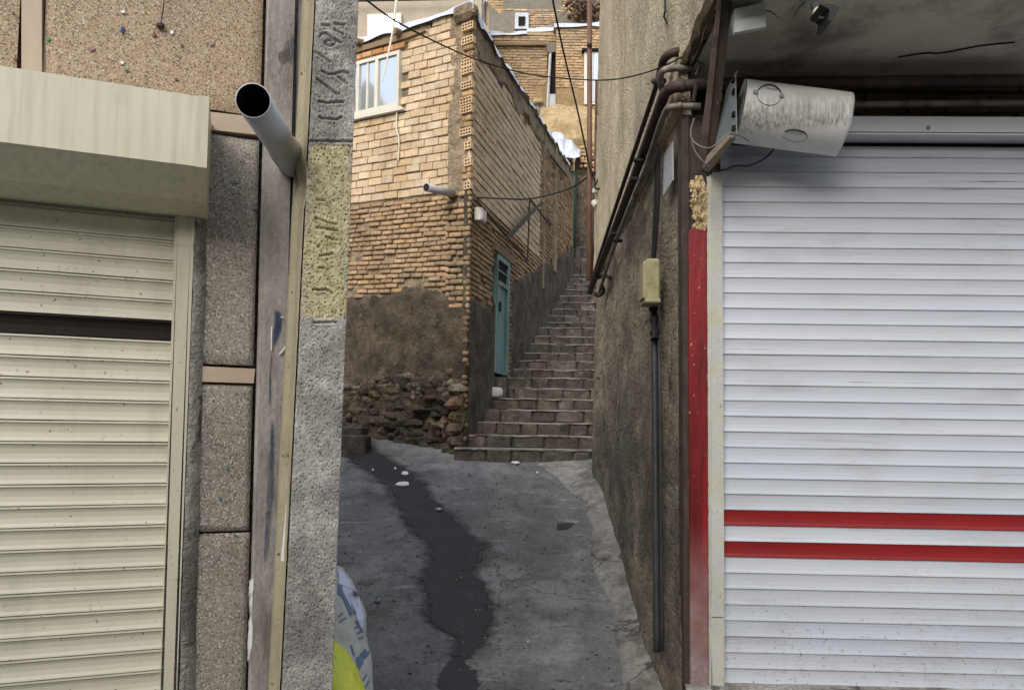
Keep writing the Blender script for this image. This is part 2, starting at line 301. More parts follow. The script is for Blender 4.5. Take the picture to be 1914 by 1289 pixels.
M['concyel'] = mat('yellow_painted_concrete', [(.3, '948857'), (.5, 'a89c68'), (.7, 'b8ad80')], 11, rough=.9, bump=[(150, .9), (45, .9)], dist=.008, tint=True,
    layers=[dict(hex='86847c', scale=22, lo=.47, hi=.56, amt=.85), dict(hex='2f2c27', scale=24, lo=.64, hi=.67, amt=.95, detail=4), dict(hex='bdb798', scale=30, lo=.56, hi=.62, amt=.7)], grain=[(110, .25), (260, .2)])
M['creamstrip'] = mat('cream_pole_side', [(.3, '8c8570'), (.7, '9e977f')], 8, (1, 1, .2), rough=.8, bump=[(60, .5)], dist=.004, layers=[dict(hex='2f2b24', scale=38, lo=.66, hi=.70, amt=.9, detail=3), dict(hex='756e5b', scale=5, lo=.45, hi=.7, amt=.6)], grain=[(120, .15)])
M['pvc'] = mat('grey_plastic_pipe', [(.3, 'a6a6a8'), (.7, 'b2b2b4')], 4, rough=.45, spec=.45, layers=[dict(hex='6b6762', scale=5, lo=.5, hi=.72, stretch=(1, .3, 2), amt=.6)])
M['pvcin'] = mat('pipe_inside', [(.3, '15161c'), (.7, '1e1f28')], 4, rough=.6)
M['asphalt'] = mat('worn_alley_asphalt', [(.3, '5c5c5c'), (.5, '727271'), (.7, '878786')], 1.6, rough=.9, bump=[(120, .8), (12, .5)], dist=.012, spec=.2,
    layers=[dict(hex='9a9896', scale=.9, lo=.5, hi=.60, amt=.55), dict(hex='4f4e4d', scale=2.2, lo=.50, hi=.68, amt=.6), dict(hex='adadab', scale=6, lo=.6, hi=.68, stretch=(.5, 1.5, 1), amt=.6), dict(hex='5b564e', scale=1.7, lo=.56, hi=.62, amt=.5), dict(hex='2b2825', scale=18, lo=.65, hi=.68, amt=.8, detail=3), dict(hex='c8c8c6', scale=70, lo=.69, hi=.72, amt=.85, detail=2), dict(hex='35332f', scale=5, lo=.63, hi=.66, stretch=(1, 3, 1), amt=.55)], grain=[(30, .16), (110, .2)], cracks=[(.8, .008, .4)])
M['wet'] = mat('wet_asphalt', [(.3, '2c2a2c'), (.7, '39363a')], 4, rough=.55, spec=.3, bump=[(120, .5), (12, .3)], dist=.006, layers=[dict(hex='474346', scale=9, lo=.55, hi=.7, amt=.5), dict(hex='b0aaa5', scale=90, lo=.73, hi=.75, amt=.8, detail=2)], grain=[(60, .15)])
M['mortar'] = mat('cement_fillet', [(.3, '86837d'), (.5, '9a9790'), (.7, 'aeaba3')], 4, rough=.9, bump=[(60, 1), (9, 1)], dist=.03, layers=[dict(hex='5f5b55', scale=3, lo=.47, hi=.60, amt=.7), dict(hex='bdbab2', scale=6, lo=.58, hi=.7, amt=.5), dict(hex='45423d', scale=14, lo=.62, hi=.67, stretch=(1, 3, 1), amt=.7)], grain=[(30, .16), (90, .18)], cracks=[(1.6, .02, .7)])
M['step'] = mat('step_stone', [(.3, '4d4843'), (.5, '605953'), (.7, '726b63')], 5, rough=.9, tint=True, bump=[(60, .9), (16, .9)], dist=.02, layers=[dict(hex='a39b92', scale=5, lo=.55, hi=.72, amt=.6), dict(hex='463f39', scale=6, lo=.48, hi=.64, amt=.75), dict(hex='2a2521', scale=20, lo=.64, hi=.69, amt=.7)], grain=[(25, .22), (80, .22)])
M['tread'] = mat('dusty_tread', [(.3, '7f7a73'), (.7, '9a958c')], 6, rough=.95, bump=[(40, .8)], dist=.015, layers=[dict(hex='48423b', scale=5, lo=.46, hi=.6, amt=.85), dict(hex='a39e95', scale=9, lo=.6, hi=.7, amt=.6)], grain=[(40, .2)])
M['tile'] = mat('facing_brick', [(.3, 'b09c80'), (.5, 'bfab8f'), (.7, 'cbb99e')], 7, rough=.9, tint=True, bump=[(60, .6), (20, .5)], dist=.008, layers=[dict(hex='8a7353', scale=24, lo=.60, hi=.68, amt=.6), dict(hex='9c8462', scale=1.1, lo=.5, hi=.66, amt=.5), dict(hex='8d7659', scale=2, lo=.5, hi=.75, amt=.4), dict(hex='cdb694', scale=20, lo=.6, hi=.75, amt=.4)], grain=[(40, .10)])
M['oldbrick'] = mat('old_brick', [(.3, '8d765a'), (.5, 'a2896a'), (.7, 'b49b7b')], 8, rough=.95, tint=True, bump=[(50, .8)], dist=.012, layers=[dict(hex='6a5e50', scale=1.8, lo=.46, hi=.66, amt=.7), dict(hex='57493b', scale=14, lo=.56, hi=.7, amt=.6)], grain=[(40, .18)])
M['mud'] = mat('mud_mortar', [(.3, '756856'), (.5, '8c7c67'), (.7, 'a39178')], 5, rough=1, bump=[(40, 1), (12, .8)], dist=.03, tint=True, layers=[dict(hex='443c33', scale=7, lo=.5, hi=.68, amt=.7)], grain=[(30, .22), (80, .2)])
M['mudgrey'] = mat('grey_mud_render', [(.3, '494137'), (.5, '5f5547'), (.7, '776a58')], 3.5, rough=1, bump=[(45, 1), (10, 1)], dist=.05, tint=True, layers=[dict(hex='38312a', scale=4, lo=.48, hi=.66, amt=.75), dict(hex='8d8270', scale=12, lo=.58, hi=.72, amt=.55), dict(hex='221d18', scale=18, lo=.62, hi=.68, amt=.7)], grain=[(28, .28), (75, .28)])
M['rubble'] = mat('rubble_stone', [(.3, '857c71'), (.7, 'a59c90')], 6, rough=.95, bump=[(50, 1), (14, .8)], dist=.03, tint=True, layers=[dict(hex='4c443b', scale=8, lo=.48, hi=.62, amt=.8)], grain=[(30, .25), (80, .2)])
M['snow'] = mat('white_roof_sheet', [(.3, 'a4a9b2'), (.7, 'bdc1c6')], 4, rough=.6, bump=[(12, .5)], dist=.03)
M['wframe'] = mat('white_window_frame', [(.3, 'bdb9ac'), (.7, 'cdc9bb')], 5, rough=.5)
M['wood'] = mat('weathered_timber', [(.3, '6b5a46'), (.7, '8a765c')], 9, (.1, .1, 2), rough=.9, bump=[(25, .6, (.1, .1, 3))], dist=.01)
M['greendoor'] = mat('pale_green_paint', [(.3, '5d7c78'), (.7, '70908b')], 5, (1, 1, .2), rough=.55, layers=[dict(hex='35443d', scale=7, lo=.5, hi=.66, stretch=(1, 1, .15), amt=.75), dict(hex='7d938a', scale=12, lo=.6, hi=.72, amt=.5)], grain=[(40, .15)])
M['darkgreen'] = mat('dark_green_paint', [(.3, '0a2a1e'), (.7, '103426')], 5, rough=.6, spec=.15)
M['plasticwhite'] = mat('dirty_white_plastic', [(.3, 'b0aea4'), (.7, 'bebcb2')], 4, rough=.45)
M['bluegrey'] = mat('grey_box_plastic', [(.3, '9aa09c'), (.7, 'a8adaa')], 4, rough=.55, layers=[dict(hex='6f6c60', scale=8, lo=.6, hi=.75, amt=.4)])
M['black'] = mat('black_rubber', [(.3, '141414'), (.7, '1f1f1e')], 6, rough=.6)
M['conduit'] = mat('dark_conduit', [(.3, '2b2e2f'), (.7, '3a3e3f')], 7, rough=.5, layers=[dict(hex='6b6a66', scale=20, lo=.66, hi=.72, amt=.7)])
M['cablegrey'] = mat('grey_cable', [(.3, '55534d'), (.7, '6d6a62')], 7, rough=.6)
M['meter'] = mat('yellowed_plastic', [(.3, '8f8a6a'), (.7, 'a09b7a')], 6, rough=.5, layers=[dict(hex='5f5b42', scale=9, lo=.5, hi=.7, amt=.6)])
M['foam'] = mat('expanding_foam', [(.3, 'a8926a'), (.7, 'd2c29c')], 30, rough=.7, bump=[(60, .8)], dist=.015, layers=[dict(hex='6a4f2e', scale=22, lo=.52, hi=.62, amt=.8), dict(hex='e0d4b4', scale=30, lo=.58, hi=.68, amt=.8)])
M['paper'] = mat('faded_paper', [(.3, '9fa3a6'), (.7, 'b0b3b4')], 6, rough=.8, layers=[dict(hex='6b7f9c', scale=28, lo=.56, hi=.62, amt=.7), dict(hex='7d7a74', scale=10, lo=.55, hi=.7, amt=.5)])
M['whitepaper'] = mat('white_sticker', [(.3, 'd4d4d2'), (.7, 'dedede')], 6, rough=.5)
M['sack'] = mat('woven_sack', [(.3, 'a3a29a'), (.7, 'b5b3ab')], 7, rough=.6, bump=[(200, .3), (14, .6)], dist=.01, layers=[dict(hex='8d8a80', scale=6, lo=.5, hi=.7, amt=.4)])
M['sackwhite'] = mat('white_sack', [(.3, 'b7bbd0'), (.7, 'c5c8da')], 7, rough=.5, bump=[(14, .7)], dist=.015)
M['sackblue'] = mat('blue_sack_print', [(.3, '4d6076'), (.7, '5f7389')], 9, rough=.6)
M['yellowbag'] = mat('yellow_plastic', [(.3, 'b9bb3c'), (.7, 'cdcf55')], 7, rough=.4, bump=[(10, .9), (30, .6)], dist=.02)
M['bluep'] = mat('blue_paint', [(.3, '1f3c66'), (.7, '2c4c78')], 7, (1, 1, .2), rough=.6)
M['farplaster'] = mat('beige_plaster', [(.3, '9b9080'), (.7, 'ab9f8d')], 3, rough=.95, bump=[(10, .4)], dist=.02)
M['farmud'] = mat('cream_mud_wall', [(.3, '9c8765'), (.5, 'af9a76'), (.7, 'bda886')], 2.4, rough=1, bump=[(14, .8)], dist=.06, layers=[dict(hex='83704f', scale=2, lo=.5, hi=.68, amt=.6), dict(hex='c6b390', scale=2, lo=.55, hi=.75, amt=.5)], grain=[(9, .15), (25, .12)])
M['farmortar'] = mat('far_mortar', [(.3, '7a684c'), (.7, '9a8360')], 3, rough=1, bump=[(14, .8)], dist=.04, grain=[(12, .15)])
M['farbrick'] = mat('far_yellow_brick', [(.3, '957c5e'), (.5, 'a88e6f'), (.7, 'bba283')], 5, rough=.95, tint=True, layers=[dict(hex='8a7d6c', scale=1.2, lo=.46, hi=.62, amt=.7), dict(hex='c9b493', scale=.8, lo=.55, hi=.7, amt=.5)], grain=[(20, .18)])
M['fargrey'] = mat('far_grey_render', [(.3, '69655c'), (.7, '7c776d')], 3, rough=.95, bump=[(10, .5)], dist=.04, grain=[(9, .12), (30, .12)])
M['glass'] = bpy.data.materials.new('window_glass'); M['glass'].use_nodes = True
_b = M['glass'].node_tree.nodes['Principled BSDF']; _b.inputs['Base Color'].default_value = (.03, .035, .04, 1); _b.inputs['Roughness'].default_value = .04; _b.inputs['IOR'].default_value = 1.5; _b.inputs['Metallic'].default_value = .75
_b.inputs['Base Color'].default_value = (.55, .6, .64, 1)
M['curtain'] = mat('pale_curtain', [(.3, 'a9b3bd'), (.7, 'c3ccd4')], 5, (3, 3, .2), rough=.6)
M['soil'] = mat('hill_soil', [(.3, '7d6f58'), (.7, '95866b')], .8, rough=1, bump=[(3, .8)], dist=.2)

def masked(name, base, scale, lo, hi, noise_amt=1.0, stretch=(1, 1, 1)):
    '''thin film: covers where the tint attribute (1 in the middle, 0 at the rim) plus noise is high enough'''
    m = base.copy(); m.name = name; t = NT(m); out = [n for n in t.n if n.type == 'OUTPUT_MATERIAL'][0]; bs = [n for n in t.n if n.type == 'BSDF_PRINCIPLED'][0]
    at_ = t.new('ShaderNodeAttribute', attribute_name='tint'); sp = t.new('ShaderNodeSeparateColor'); t.l.new(at_.outputs['Color'], sp.inputs[0])
    tc = t.new('ShaderNodeTexCoord'); mp = t.new('ShaderNodeMapping'); mp.inputs['Scale'].default_value = stretch; t.l.new(tc.outputs['Object'], mp.inputs[0])
    n = t.new('ShaderNodeTexNoise'); n.inputs['Scale'].default_value = scale; n.inputs['Detail'].default_value = 9; n.inputs['Roughness'].default_value = .62; t.l.new(mp.outputs[0], n.inputs['Vector'])
    a = t.new('ShaderNodeMath', operation='MULTIPLY_ADD'); t.l.new(n.outputs[0], a.inputs[0]); a.inputs[1].default_value = noise_amt * 2; t.l.new(sp.outputs[0], a.inputs[2])
    mr = t.new('ShaderNodeMapRange', clamp=True); mr.inputs[1].default_value = lo + noise_amt; mr.inputs[2].default_value = hi + noise_amt; t.l.new(a.outputs[0], mr.inputs[0])
    tr = t.new('ShaderNodeBsdfTransparent'); mx = t.new('ShaderNodeMixShader'); t.l.new(mr.outputs[0], mx.inputs[0]); t.l.new(tr.outputs[0], mx.inputs[1]); t.l.new(bs.outputs[0], mx.inputs[2]); t.l.new(mx.outputs[0], out.inputs[0])
    return m
M['wetfilm'] = masked('wet_film', M['wet'], 13, .34, .50, .62)
M['damp'] = masked('damp_film', mat('damp_asphalt', [(.3, '454346'), (.7, '525053')], 4, rough=.75, bump=[(120, .5)], dist=.006, grain=[(40, .15), (110, .15)]), 6, .15, .9, .6)
M['bluefilm'] = masked('scuffed_blue_paint', mat('dull_blue_paint', [(.3, '1f2f4a'), (.7, '33465f')], 20, rough=.6), 34, .18, .85, 1.1, (1, 1, .07))
M['whitefilm'] = masked('scuffed_white_paint', M['whitepaper'], 26, .30, .55, 1.0, (1, 1, .3))
def yellow_mix(m):
    t = NT(m); bs = t.n['Principled BSDF']; old = bs.inputs['Base Color'].links[0].from_socket
    for l in list(bs.inputs['Base Color'].links): t.l.remove(l)
    at_ = t.new('ShaderNodeAttribute', attribute_name='paint'); tc = t.new('ShaderNodeTexCoord')
    n = t.new('ShaderNodeTexNoise'); n.inputs['Scale'].default_value = 9; n.inputs['Detail'].default_value = 9; n.inputs['Roughness'].default_value = .7; t.l.new(tc.outputs['Object'], n.inputs['Vector'])
    a = t.new('ShaderNodeMath', operation='MULTIPLY_ADD'); t.l.new(n.outputs[0], a.inputs[0]); a.inputs[1].default_value = 1.9; t.l.new(at_.outputs['Fac'], a.inputs[2])
    mr = t.new('ShaderNodeMapRange', clamp=True); mr.inputs[1].default_value = 1.25; mr.inputs[2].default_value = 1.85; mr.inputs[4].default_value = .9; t.l.new(a.outputs[0], mr.inputs[0])
    n2 = t.new('ShaderNodeTexNoise'); n2.inputs['Scale'].default_value = 40; n2.inputs['Detail'].default_value = 6; t.l.new(tc.outputs['Object'], n2.inputs['Vector'])
    cr = t.new('ShaderNodeValToRGB'); cr.color_ramp.elements[0].position = .3; cr.color_ramp.elements[0].color = (*hx('8f855c'), 1); cr.color_ramp.elements[1].position = .7; cr.color_ramp.elements[1].color = (*hx('c4bb96'), 1); t.l.new(n2.outputs[0], cr.inputs[0])
    mx = t.new('ShaderNodeMix', data_type='RGBA'); t.l.new(mr.outputs[0], mx.inputs[0]); t.l.new(old, mx.inputs[6]); t.l.new(cr.outputs[0], mx.inputs[7]); t.l.new(mx.outputs[2], bs.inputs['Base Color'])
yellow_mix(M['concrete'])

# ---------------------------------------------------------------- key planes
LW = Wall((-1.594, 2.8), (1, .37))
RW = Wall((1.13, 4.0), (1, -.026))
C0 = at(870, 800, 9.3)
FW = Wall((C0.x, C0.y), (-1, .68), flip=True, sh=.07)      # u runs left from the corner
SW = Wall((C0.x, C0.y), (.27, 1))                   # u runs away from the corner
assert FW.n.y < 0 and SW.n.x > 0 and LW.n.y < 0 and RW.n.y < 0
def gz(x, y):
    """height of the alley floor"""
    t = y - 4.35
    s = .268 * t if t > .6 else (.268 * max(t + .6, 0) ** 2 / 2.4)
    zz = s - .02 + .012 * nz(x, y, s=1.3) + .006 * nz(x, y, s=5)
    if x < -.9: zz -= min(.25, (-.9 - x) * .06)
    return zz
def ground(px, py, lift=0):
    d = ray(px, py); lo, hi = 1.5, 30.0
    for _ in range(50):
        m_ = (lo + hi) / 2; p = EYE + d * m_
        if p.z > gz(p.x, p.y) + lift: lo = m_
        else: hi = m_
    return EYE + d * lo

# ================================================================= THE SETTING: ground
g = MB(); g.grid(lambda u, v: (-9 + 20 * u, -8 + 22 * v, gz(-9 + 20 * u, -8 + 22 * v)), 200, 330)
tag(g.build('alley_ground', M['asphalt'], smooth=True), kind='structure')
g = MB(); g.grid(lambda u, v: (-80 + 160 * u, 14 + 150 * v, (3.5 + 60 * v ** .8 if v > 0 else 2.6) + 2 * nz(u * 9, v * 9)), 60, 60)
tag(g.build('hill', M['soil'], smooth=True), kind='structure')
g = MB(); g.grid(lambda u, v: (-110 - 150 * v, -170 + 330 * u, -1 + (74 + 16 * fbm(u * 9, 1, 1, 3, 5) + 10 * nz(u * 40, 2)) * min(1, v * 3) - 20 * max(0, v - .4)), 160, 12)
tag(g.build('hill', M['soil'], smooth=True), kind='structure')
g = MB(); g.quad((-80, -80, -.12), (80, -80, -.12), (80, 14, -.12), (-80, 14, -.12))
tag(g.build('ground', M['asphalt']), kind='structure')
# wet stain running down the middle of the alley
def stain(name, left, right, matl, n=260, lift=.008, jit=23, grow=6):
    def edge(pl, t):
        k = t * (len(pl) - 1); i = min(int(k), len(pl) - 2); f = k - i
        return pl[i][0] * (1 - f) + pl[i + 1][0] * f, pl[i][1] * (1 - f) + pl[i + 1][1] * f
    b = MB()
    def fn(u, v):
        l = edge(left, v); r_ = edge(right, v)
        jl = jit * fbm(v * 46, 1, 1, 2, 6) ; jr = jit * fbm(v * 46, 9, 1, 5, 6)
        x = (l[0] + jl - grow) * (1 - u) + (r_[0] + jr + grow) * u; y = l[1] * (1 - u) + r_[1] * u
        return ground(x, y, lift)
    cf = lambda u, v: (min(1, min(u, 1 - u) * 4.2, min(v, 1 - v) * 22),) * 3
    b.grid(fn, 18, n, colfn=cf); return b.build(name, matl, smooth=True)
L1 = [(640, 840), (658, 862), (690, 880), (722, 905), (742, 935), (757, 972), (778, 1002), (797, 1012), (806, 1040), (800, 1055), (783, 1085), (788, 1105), (800, 1122), (792, 1150), (818, 1172), (858, 1190), (858, 1212), (850, 1232)]
R1 = [(668, 822), (716, 852), (748, 870), (788, 897), (800, 915), (812, 935), (832, 950), (858, 975), (880, 1002), (905, 1010), (900, 1045), (885, 1060), (906, 1085), (918, 1120), (926, 1155), (915, 1185), (892, 1206), (872, 1222), (866, 1236)]
tag(stain('water', L1, R1, M['wetfilm']), kind='structure'); tag(stain('water', L1, R1, M['damp'], lift=.004, grow=17), kind='structure')
L2 = [(848, 1226), (838, 1240), (822, 1255), (812, 1270), (820, 1289), (812, 1320)]; R2 = [(862, 1226), (868, 1238), (890, 1252), (900, 1270), (893, 1289), (905, 1320)]
tag(stain('water', L2, R2, M['wetfilm'], 60), kind='structure')
tag(stain('water', [(1043, 978), (1040, 984), (1044, 990)], [(1052, 976), (1072, 976), (1058, 988)], M['wetfilm'], 30, jit=3, grow=4), kind='structure')
# cement fillet along the right-hand wall
KL = [(1002, 866), (1040, 890), (1062, 915), (1082, 931), (1100, 938), (1093, 958), (1108, 985), (1104, 1030), (1110, 1070), (1133, 1108), (1150, 1140), (1150, 1197), (1162, 1240), (1166, 1289), (1166, 1360)]
KR = [(1112, 858), (1113, 880), (1118, 900), (1124, 925), (1132, 948), (1145, 975), (1158, 1010), (1172, 1050), (1188, 1090), (1206, 1130), (1224, 1170), (1240, 1210), (1256, 1250), (1268, 1290), (1300, 1360)]
b = MB()
def kf(u, v):
    k = v * (len(KL) - 1); i = min(int(k), len(KL) - 2); f = k - i
    l = [KL[i][q] * (1 - f) + KL[i + 1][q] * f for q in (0, 1)]; r_ = [KR[i][q] * (1 - f) + KR[i + 1][q] * f for q in (0, 1)]
    x = (l[0] + 5 * fbm(v * 30, 3, 1, 1)) * (1 - u) + r_[0] * u; y = l[1] * (1 - u) + r_[1] * u
    p = ground(x, y, .004); p.z += .05 * min(1, u * 3.2) ** .5 * min(1, v * 4 + .15) * (1 + .5 * nz(p.x, p.y, s=4)) + .05 * u * u
    return p
b.grid(kf, 24, 150)
tag(b.build('kerb', M['mortar'], smooth=True), kind='structure')

# ================================================================= LEFT BUILDING
zb = -.15
house = thing('clad_building', 'building front clad in tan pebble render with pale stone bands, behind the concrete pole', 'building')
def lwpanel(name, px, o0, o1, m, parent=house):
    b = MB(); b.wpix(LW, px, o0, o1); return b.build(name, m, parent)
uR0 = LW.uz(495, 0)[0]; uR1 = LW.uz(468, 1000)[0]
def seam_u(z): # right border of the pebble panels
    z0 = LW.uz(495, 0)[1]; z1 = LW.uz(468, 1000)[1]; return uR0 + (uR1 - uR0) * (z - z0) / (z1 - z0)
b = MB()
# recess wall core
b.wprism(LW, [(-3, zb), (.78, zb), (.78, 4.9), (-3, 4.9)], -.5, -.13)
b.build('wall_core', M['seam'], house)
ujam = LW.uz(363, 410, .03)[0]; ujb = LW.uz(332, 1289, .03)[0]; uj = min(ujam, ujb)
# upper cladding, left and right of the stone band
bx0 = LW.uz(40, 60)[0]; bx1 = LW.uz(78, 60)[0]; bandz0 = LW.uz(440, 213)[1]; bandz1 = LW.uz(440, 251)[1]
def clad(name, u0, u1fn, z0, z1, m, nu, nv, amp=.004):
    b = MB()
    def f(a, c):
        z = z0 + (z1 - z0) * c; u1 = u1fn(z) if callable(u1fn) else u1fn; u = u0 + (u1 - u0) * a
        e = min(a, 1 - a, c, 1 - c)
        return LW.pt(u, z, amp * fbm(u, z, 2.5, 4) - (.012 if e < 1e-6 else 0))
    b.grid(f, nu, nv)
    return b.build(name, m, house, smooth=True)
clad('cladding_panel', -3, bx0 - .012, bandz0 - .3, 4.9, M['peb'], 20, 40)
clad('cladding_panel', bx1 + .006, lambda z: seam_u(z) - .006, bandz0 + .008, 4.9, M['peb'], 30, 60)
px1 = LW.uz(382, 400)[0]
b2z0 = LW.uz(430, 685)[1]; b2z1 = LW.uz(430, 715)[1]; z3 = LW.uz(440, 994)[1]
clad('cladding_panel', px1 - .04, lambda z: seam_u(z) - .006, b2z0 + .008, bandz1 - .008, M['pebg'], 20, 40, .008)
clad('cladding_panel', px1 - .05, lambda z: seam_u(z) - .006, z3 + .004, b2z1 - .008, M['pebg'], 20, 40, .008)
clad('cladding_panel', px1 - .065, lambda z: seam_u(z) - .002, zb, z3 - .004, M['pebg'], 20, 60, .012)
def band(px, m=M['stoneband'], o1=.004):
    b = MB(); b.wpix(LW, px, -.1, o1); return b.build('stone_band', m, house)
band([(40, -40), (78, -38), (78, 160), (40, 160)])
band([(300, 199), (492, 220), (490, 253), (300, 232)])
band([(376, 684), (477, 689), (474, 716), (376, 713)])
# coloured glass chips pressed into the render
chipm = {'g': mat('green_glass', [(.3, '3f7a4a'), (.7, '4d8b58')], 5, rough=.3), 'b': mat('blue_glass', [(.3, '1f2f6b'), (.7, '2b3d80')], 5, rough=.3), 'o': mat('brown_glass', [(.3, '5a3a20'), (.7, '6e4a2c')], 5, rough=.3), 'w': M['whitepaper'], 'p': mat('pink_chip', [(.3, '8f7078'), (.7, '9c7d84')], 5), 'c': mat('teal_chip', [(.3, '4a6d74'), (.7, '5b7f86')], 5)}
for k, (x, y, w_, h_, a) in [('g', (89, 71, 8, 12, -.4)), ('b', (229, 55, 7, 14, .2)), ('o', (288, 65, 8, 10, .6)), ('p', (172, 90, 12, 9, .1)), ('w', (230, 22, 9, 6, 0)), ('w', (228, 117, 9, 6, .3)), ('g', (236, 130, 7, 5, 0)), ('o', (28, 110, 9, 7, .5)), ('o', (330, 148, 7, 6, .3)), ('o', (25, 24, 6, 7, .1)),
         ('w', (321, 60, 8, 8, .2)), ('c', (440, 340, 9, 6, .2)), ('c', (476, 388, 10, 8, 0)), ('p', (396, 82, 7, 6, 0)), ('o', (340, 85, 5, 5, 0)), ('c', (423, 875, 7, 6, .3)), ('c', (411, 931, 5, 8, .1)), ('b', (440, 1000, 4, 4, 0))]:
    b = MB(); pts = []
    for i in range(7):
        t = i / 7 * 6.283; dx = math.cos(t) * w_ / 2 * random.uniform(.75, 1.1); dy = math.sin(t) * h_ / 2 * random.uniform(.75, 1.1)
        pts.append((x + dx * math.cos(a) - dy * math.sin(a), y + dx * math.sin(a) + dy * math.cos(a)))
    b.wpix(LW, pts, -.004, .007); b.build('glass_chip', chipm[k], house)
# hook with wire
b = MB(); b.tube([LW.P(307, -30, .02), LW.P(306, 10, .02), LW.P(301, 40, .015), LW.P(300, 55, .012)], .0022, 6, 4)
hk = b.build('wire_hook', M['black']); tag(hk, 'thin black wire hanging down the pebble wall to a hook above the cream shutter housing', 'wire')
b = MB(); b.cbox(LW.P(300, 48, .012), (.03, .02, .02), b=.005); b.build('hook', M['rust'], hk)
# rounded plaster reveal beside the shutter
b = MB()
def rev(u, v):
    y = 380 + v * 960; x0 = 364 - (y - 410) * .034; wd = 22 + 8 * v
    x = x0 + wd * u; a = u * math.pi / 2
    return LW.P(x + 3 * nz(y * .01, 0), y, .03 - .05 * (1 - math.sin(a)) * 0 - .028 * u * u + .003 * nz(x * .2, y * .05))
b.grid(rev, 10, 60)
b.build('plaster_reveal', M['mortar'], house, smooth=True)
# stone corner trim (three vertical flutes) up to the pole, and the return wall behind
b = MB()
def trim(u, v):
    z = zb + (4.9 - zb) * v; su = seam_u(z) + .006; x = su + u * .32
    o = .006 + .010 * (1 if .02 < u < .36 else 0) - (.035 if .36 <= u < .40 else 0) - (.012 if .40 <= u else 0) - .012 * max(0, u - .42) / .6 + .005 * math.sin(u * 40) * (1 if u > .4 else 0)
    return LW.pt(x, z, o + .0025 * fbm(u * 4, z, 2, 3))
b.grid(trim, 60, 90)
b.build('corner_trim', M['stonetrim'], house)
def wsheet(name, L_, R_, m, o, jit=2.5, par=house, nu=8, nv=60, w_=LW):
    b = MB()
    def ed(pl, t):
        k = t * (len(pl) - 1); i = min(int(k), len(pl) - 2); f = k - i; return pl[i][0] * (1 - f) + pl[i + 1][0] * f, pl[i][1] * (1 - f) + pl[i + 1][1] * f
    def f(u, v):
        l, r_ = ed(L_, v), ed(R_, v); a = l[0] + jit * fbm(v * 60, 1, 1, 2, 3); c = r_[0] + jit * fbm(v * 60, 7, 1, 4, 3)
        return w_.P(a * (1 - u) + c * u, l[1] * (1 - u) + r_[1] * u, o)
    b.grid(f, nu, nv, colfn=lambda u, v: (min(.6, min(u, 1 - u) * 2, min(v, 1 - v) * 5),) * 3); return b.build(name, m, par)
wsheet('blue_paint_smear', [(511, 575), (509, 600), (508, 628), (510, 645)], [(523, 578), (529, 596), (526, 620), (512, 650)], M['bluefilm'], .021, 3)
wsheet('blue_paint_smear', [(508, 780), (500, 850), (494, 950), (490, 1030), (493, 1060)], [(511, 782), (512, 850), (511, 940), (505, 1020), (496, 1062)], M['bluefilm'], .021, 4)
wsheet('blue_paint_smear', [(505, 655), (502, 700), (503, 760)], [(511, 655), (507, 700), (505, 762)], M['bluefilm'], .021, 3)
b = MB()
b.tube([LW.P(508, 610, .024), LW.P(507, 655, .024)], .0025, 6); b.tube([LW.P(522, 662, .024), LW.P(529, 655, .024), LW.P(535, 645, .024)], .003, 6); b.tube([LW.P(524, 592, .024), LW.P(530, 594, .024)], .002, 6)
b.build('paint_stroke', M['whitepaper'], house)
wsheet('white_paint_streak', [(464, 1068), (462, 1120), (463, 1180), (460, 1215), (461, 1245)], [(478, 1066), (476, 1100), (473, 1150), (475, 1200), (467, 1246)], M['whitefilm'], .0175, 4)
# body of the building behind
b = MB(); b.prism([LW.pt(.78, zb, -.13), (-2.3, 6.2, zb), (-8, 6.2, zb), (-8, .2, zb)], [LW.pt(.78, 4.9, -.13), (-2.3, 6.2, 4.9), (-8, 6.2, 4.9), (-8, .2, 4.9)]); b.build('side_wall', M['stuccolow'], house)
# (kept well behind the pole, turning into the side lane)
# ---- left shutter
shL = thing('roller_shutter', 'closed cream roller shutter with one dark brown slat, under a boxed housing', 'roller shutter')
def slats(w, u0, u1, ztop, zbot, phase_z, pitch, out, special, mats, names, depth=.012, prof=None):
    """special: dict slat index->material; index counted down from phase_z"""
    n0 = int(math.ceil((ztop - phase_z) / pitch)); n1 = int(math.floor((zbot - phase_z) / pitch))
    prof = prof or [(0.0, -.004), (.03, .0), (.10, .0015), (.14, -.003), (.3, -.0065), (.55, -.0068), (.78, -.003), (.9, .0015), (.965, .003), (.985, -.002), (1.0, -.008)]
    mb = {}
    for i in range(n1, n0):
        zt = phase_z + (i + 1) * pitch; m = special.get(-i - 1, 0)
        b = mb.setdefault(m, MB()); kq = 1 + random.uniform(-.045, .045); b.col = (kq, kq, kq * random.uniform(.985, 1.015))
        uu = [u0 + (u1 - u0) * k / 14 for k in range(15)]
        wob = [.0016 * nz(k * .35, i * 1.9) + random.uniform(-.0005, .0005) for k in range(15)]
        rows = []
        for (f, o) in prof:
            z = zt - f * pitch
            if z > ztop: z = ztop
            rows.append([b.vert(w.pt(u, z + wob[k] * .4, out + o * depth / .012 + wob[k])) for k, u in enumerate(uu)])
        for r0, r1 in zip(rows, rows[1:]):
            for k in range(14): b.face((r0[k], r0[k + 1], r1[k + 1], r1[k]))
        b.mi = 0
    return mb
uL0 = LW.uz(0, 947.7)[0]
phz = LW.uz(0, 947.7, 0)[1]; pitL = (LW.uz(0, 947.7)[1] - LW.uz(0, 1113)[1]) / 4
uend = LW.uz(328, 410, .0)[0]
d_ = slats(LW, -2.5, uend + .02, LW.uz(200, 385, 0)[1] + .05, zb + .05, phz, pitL, -.012, {-9: 1}, None, None)
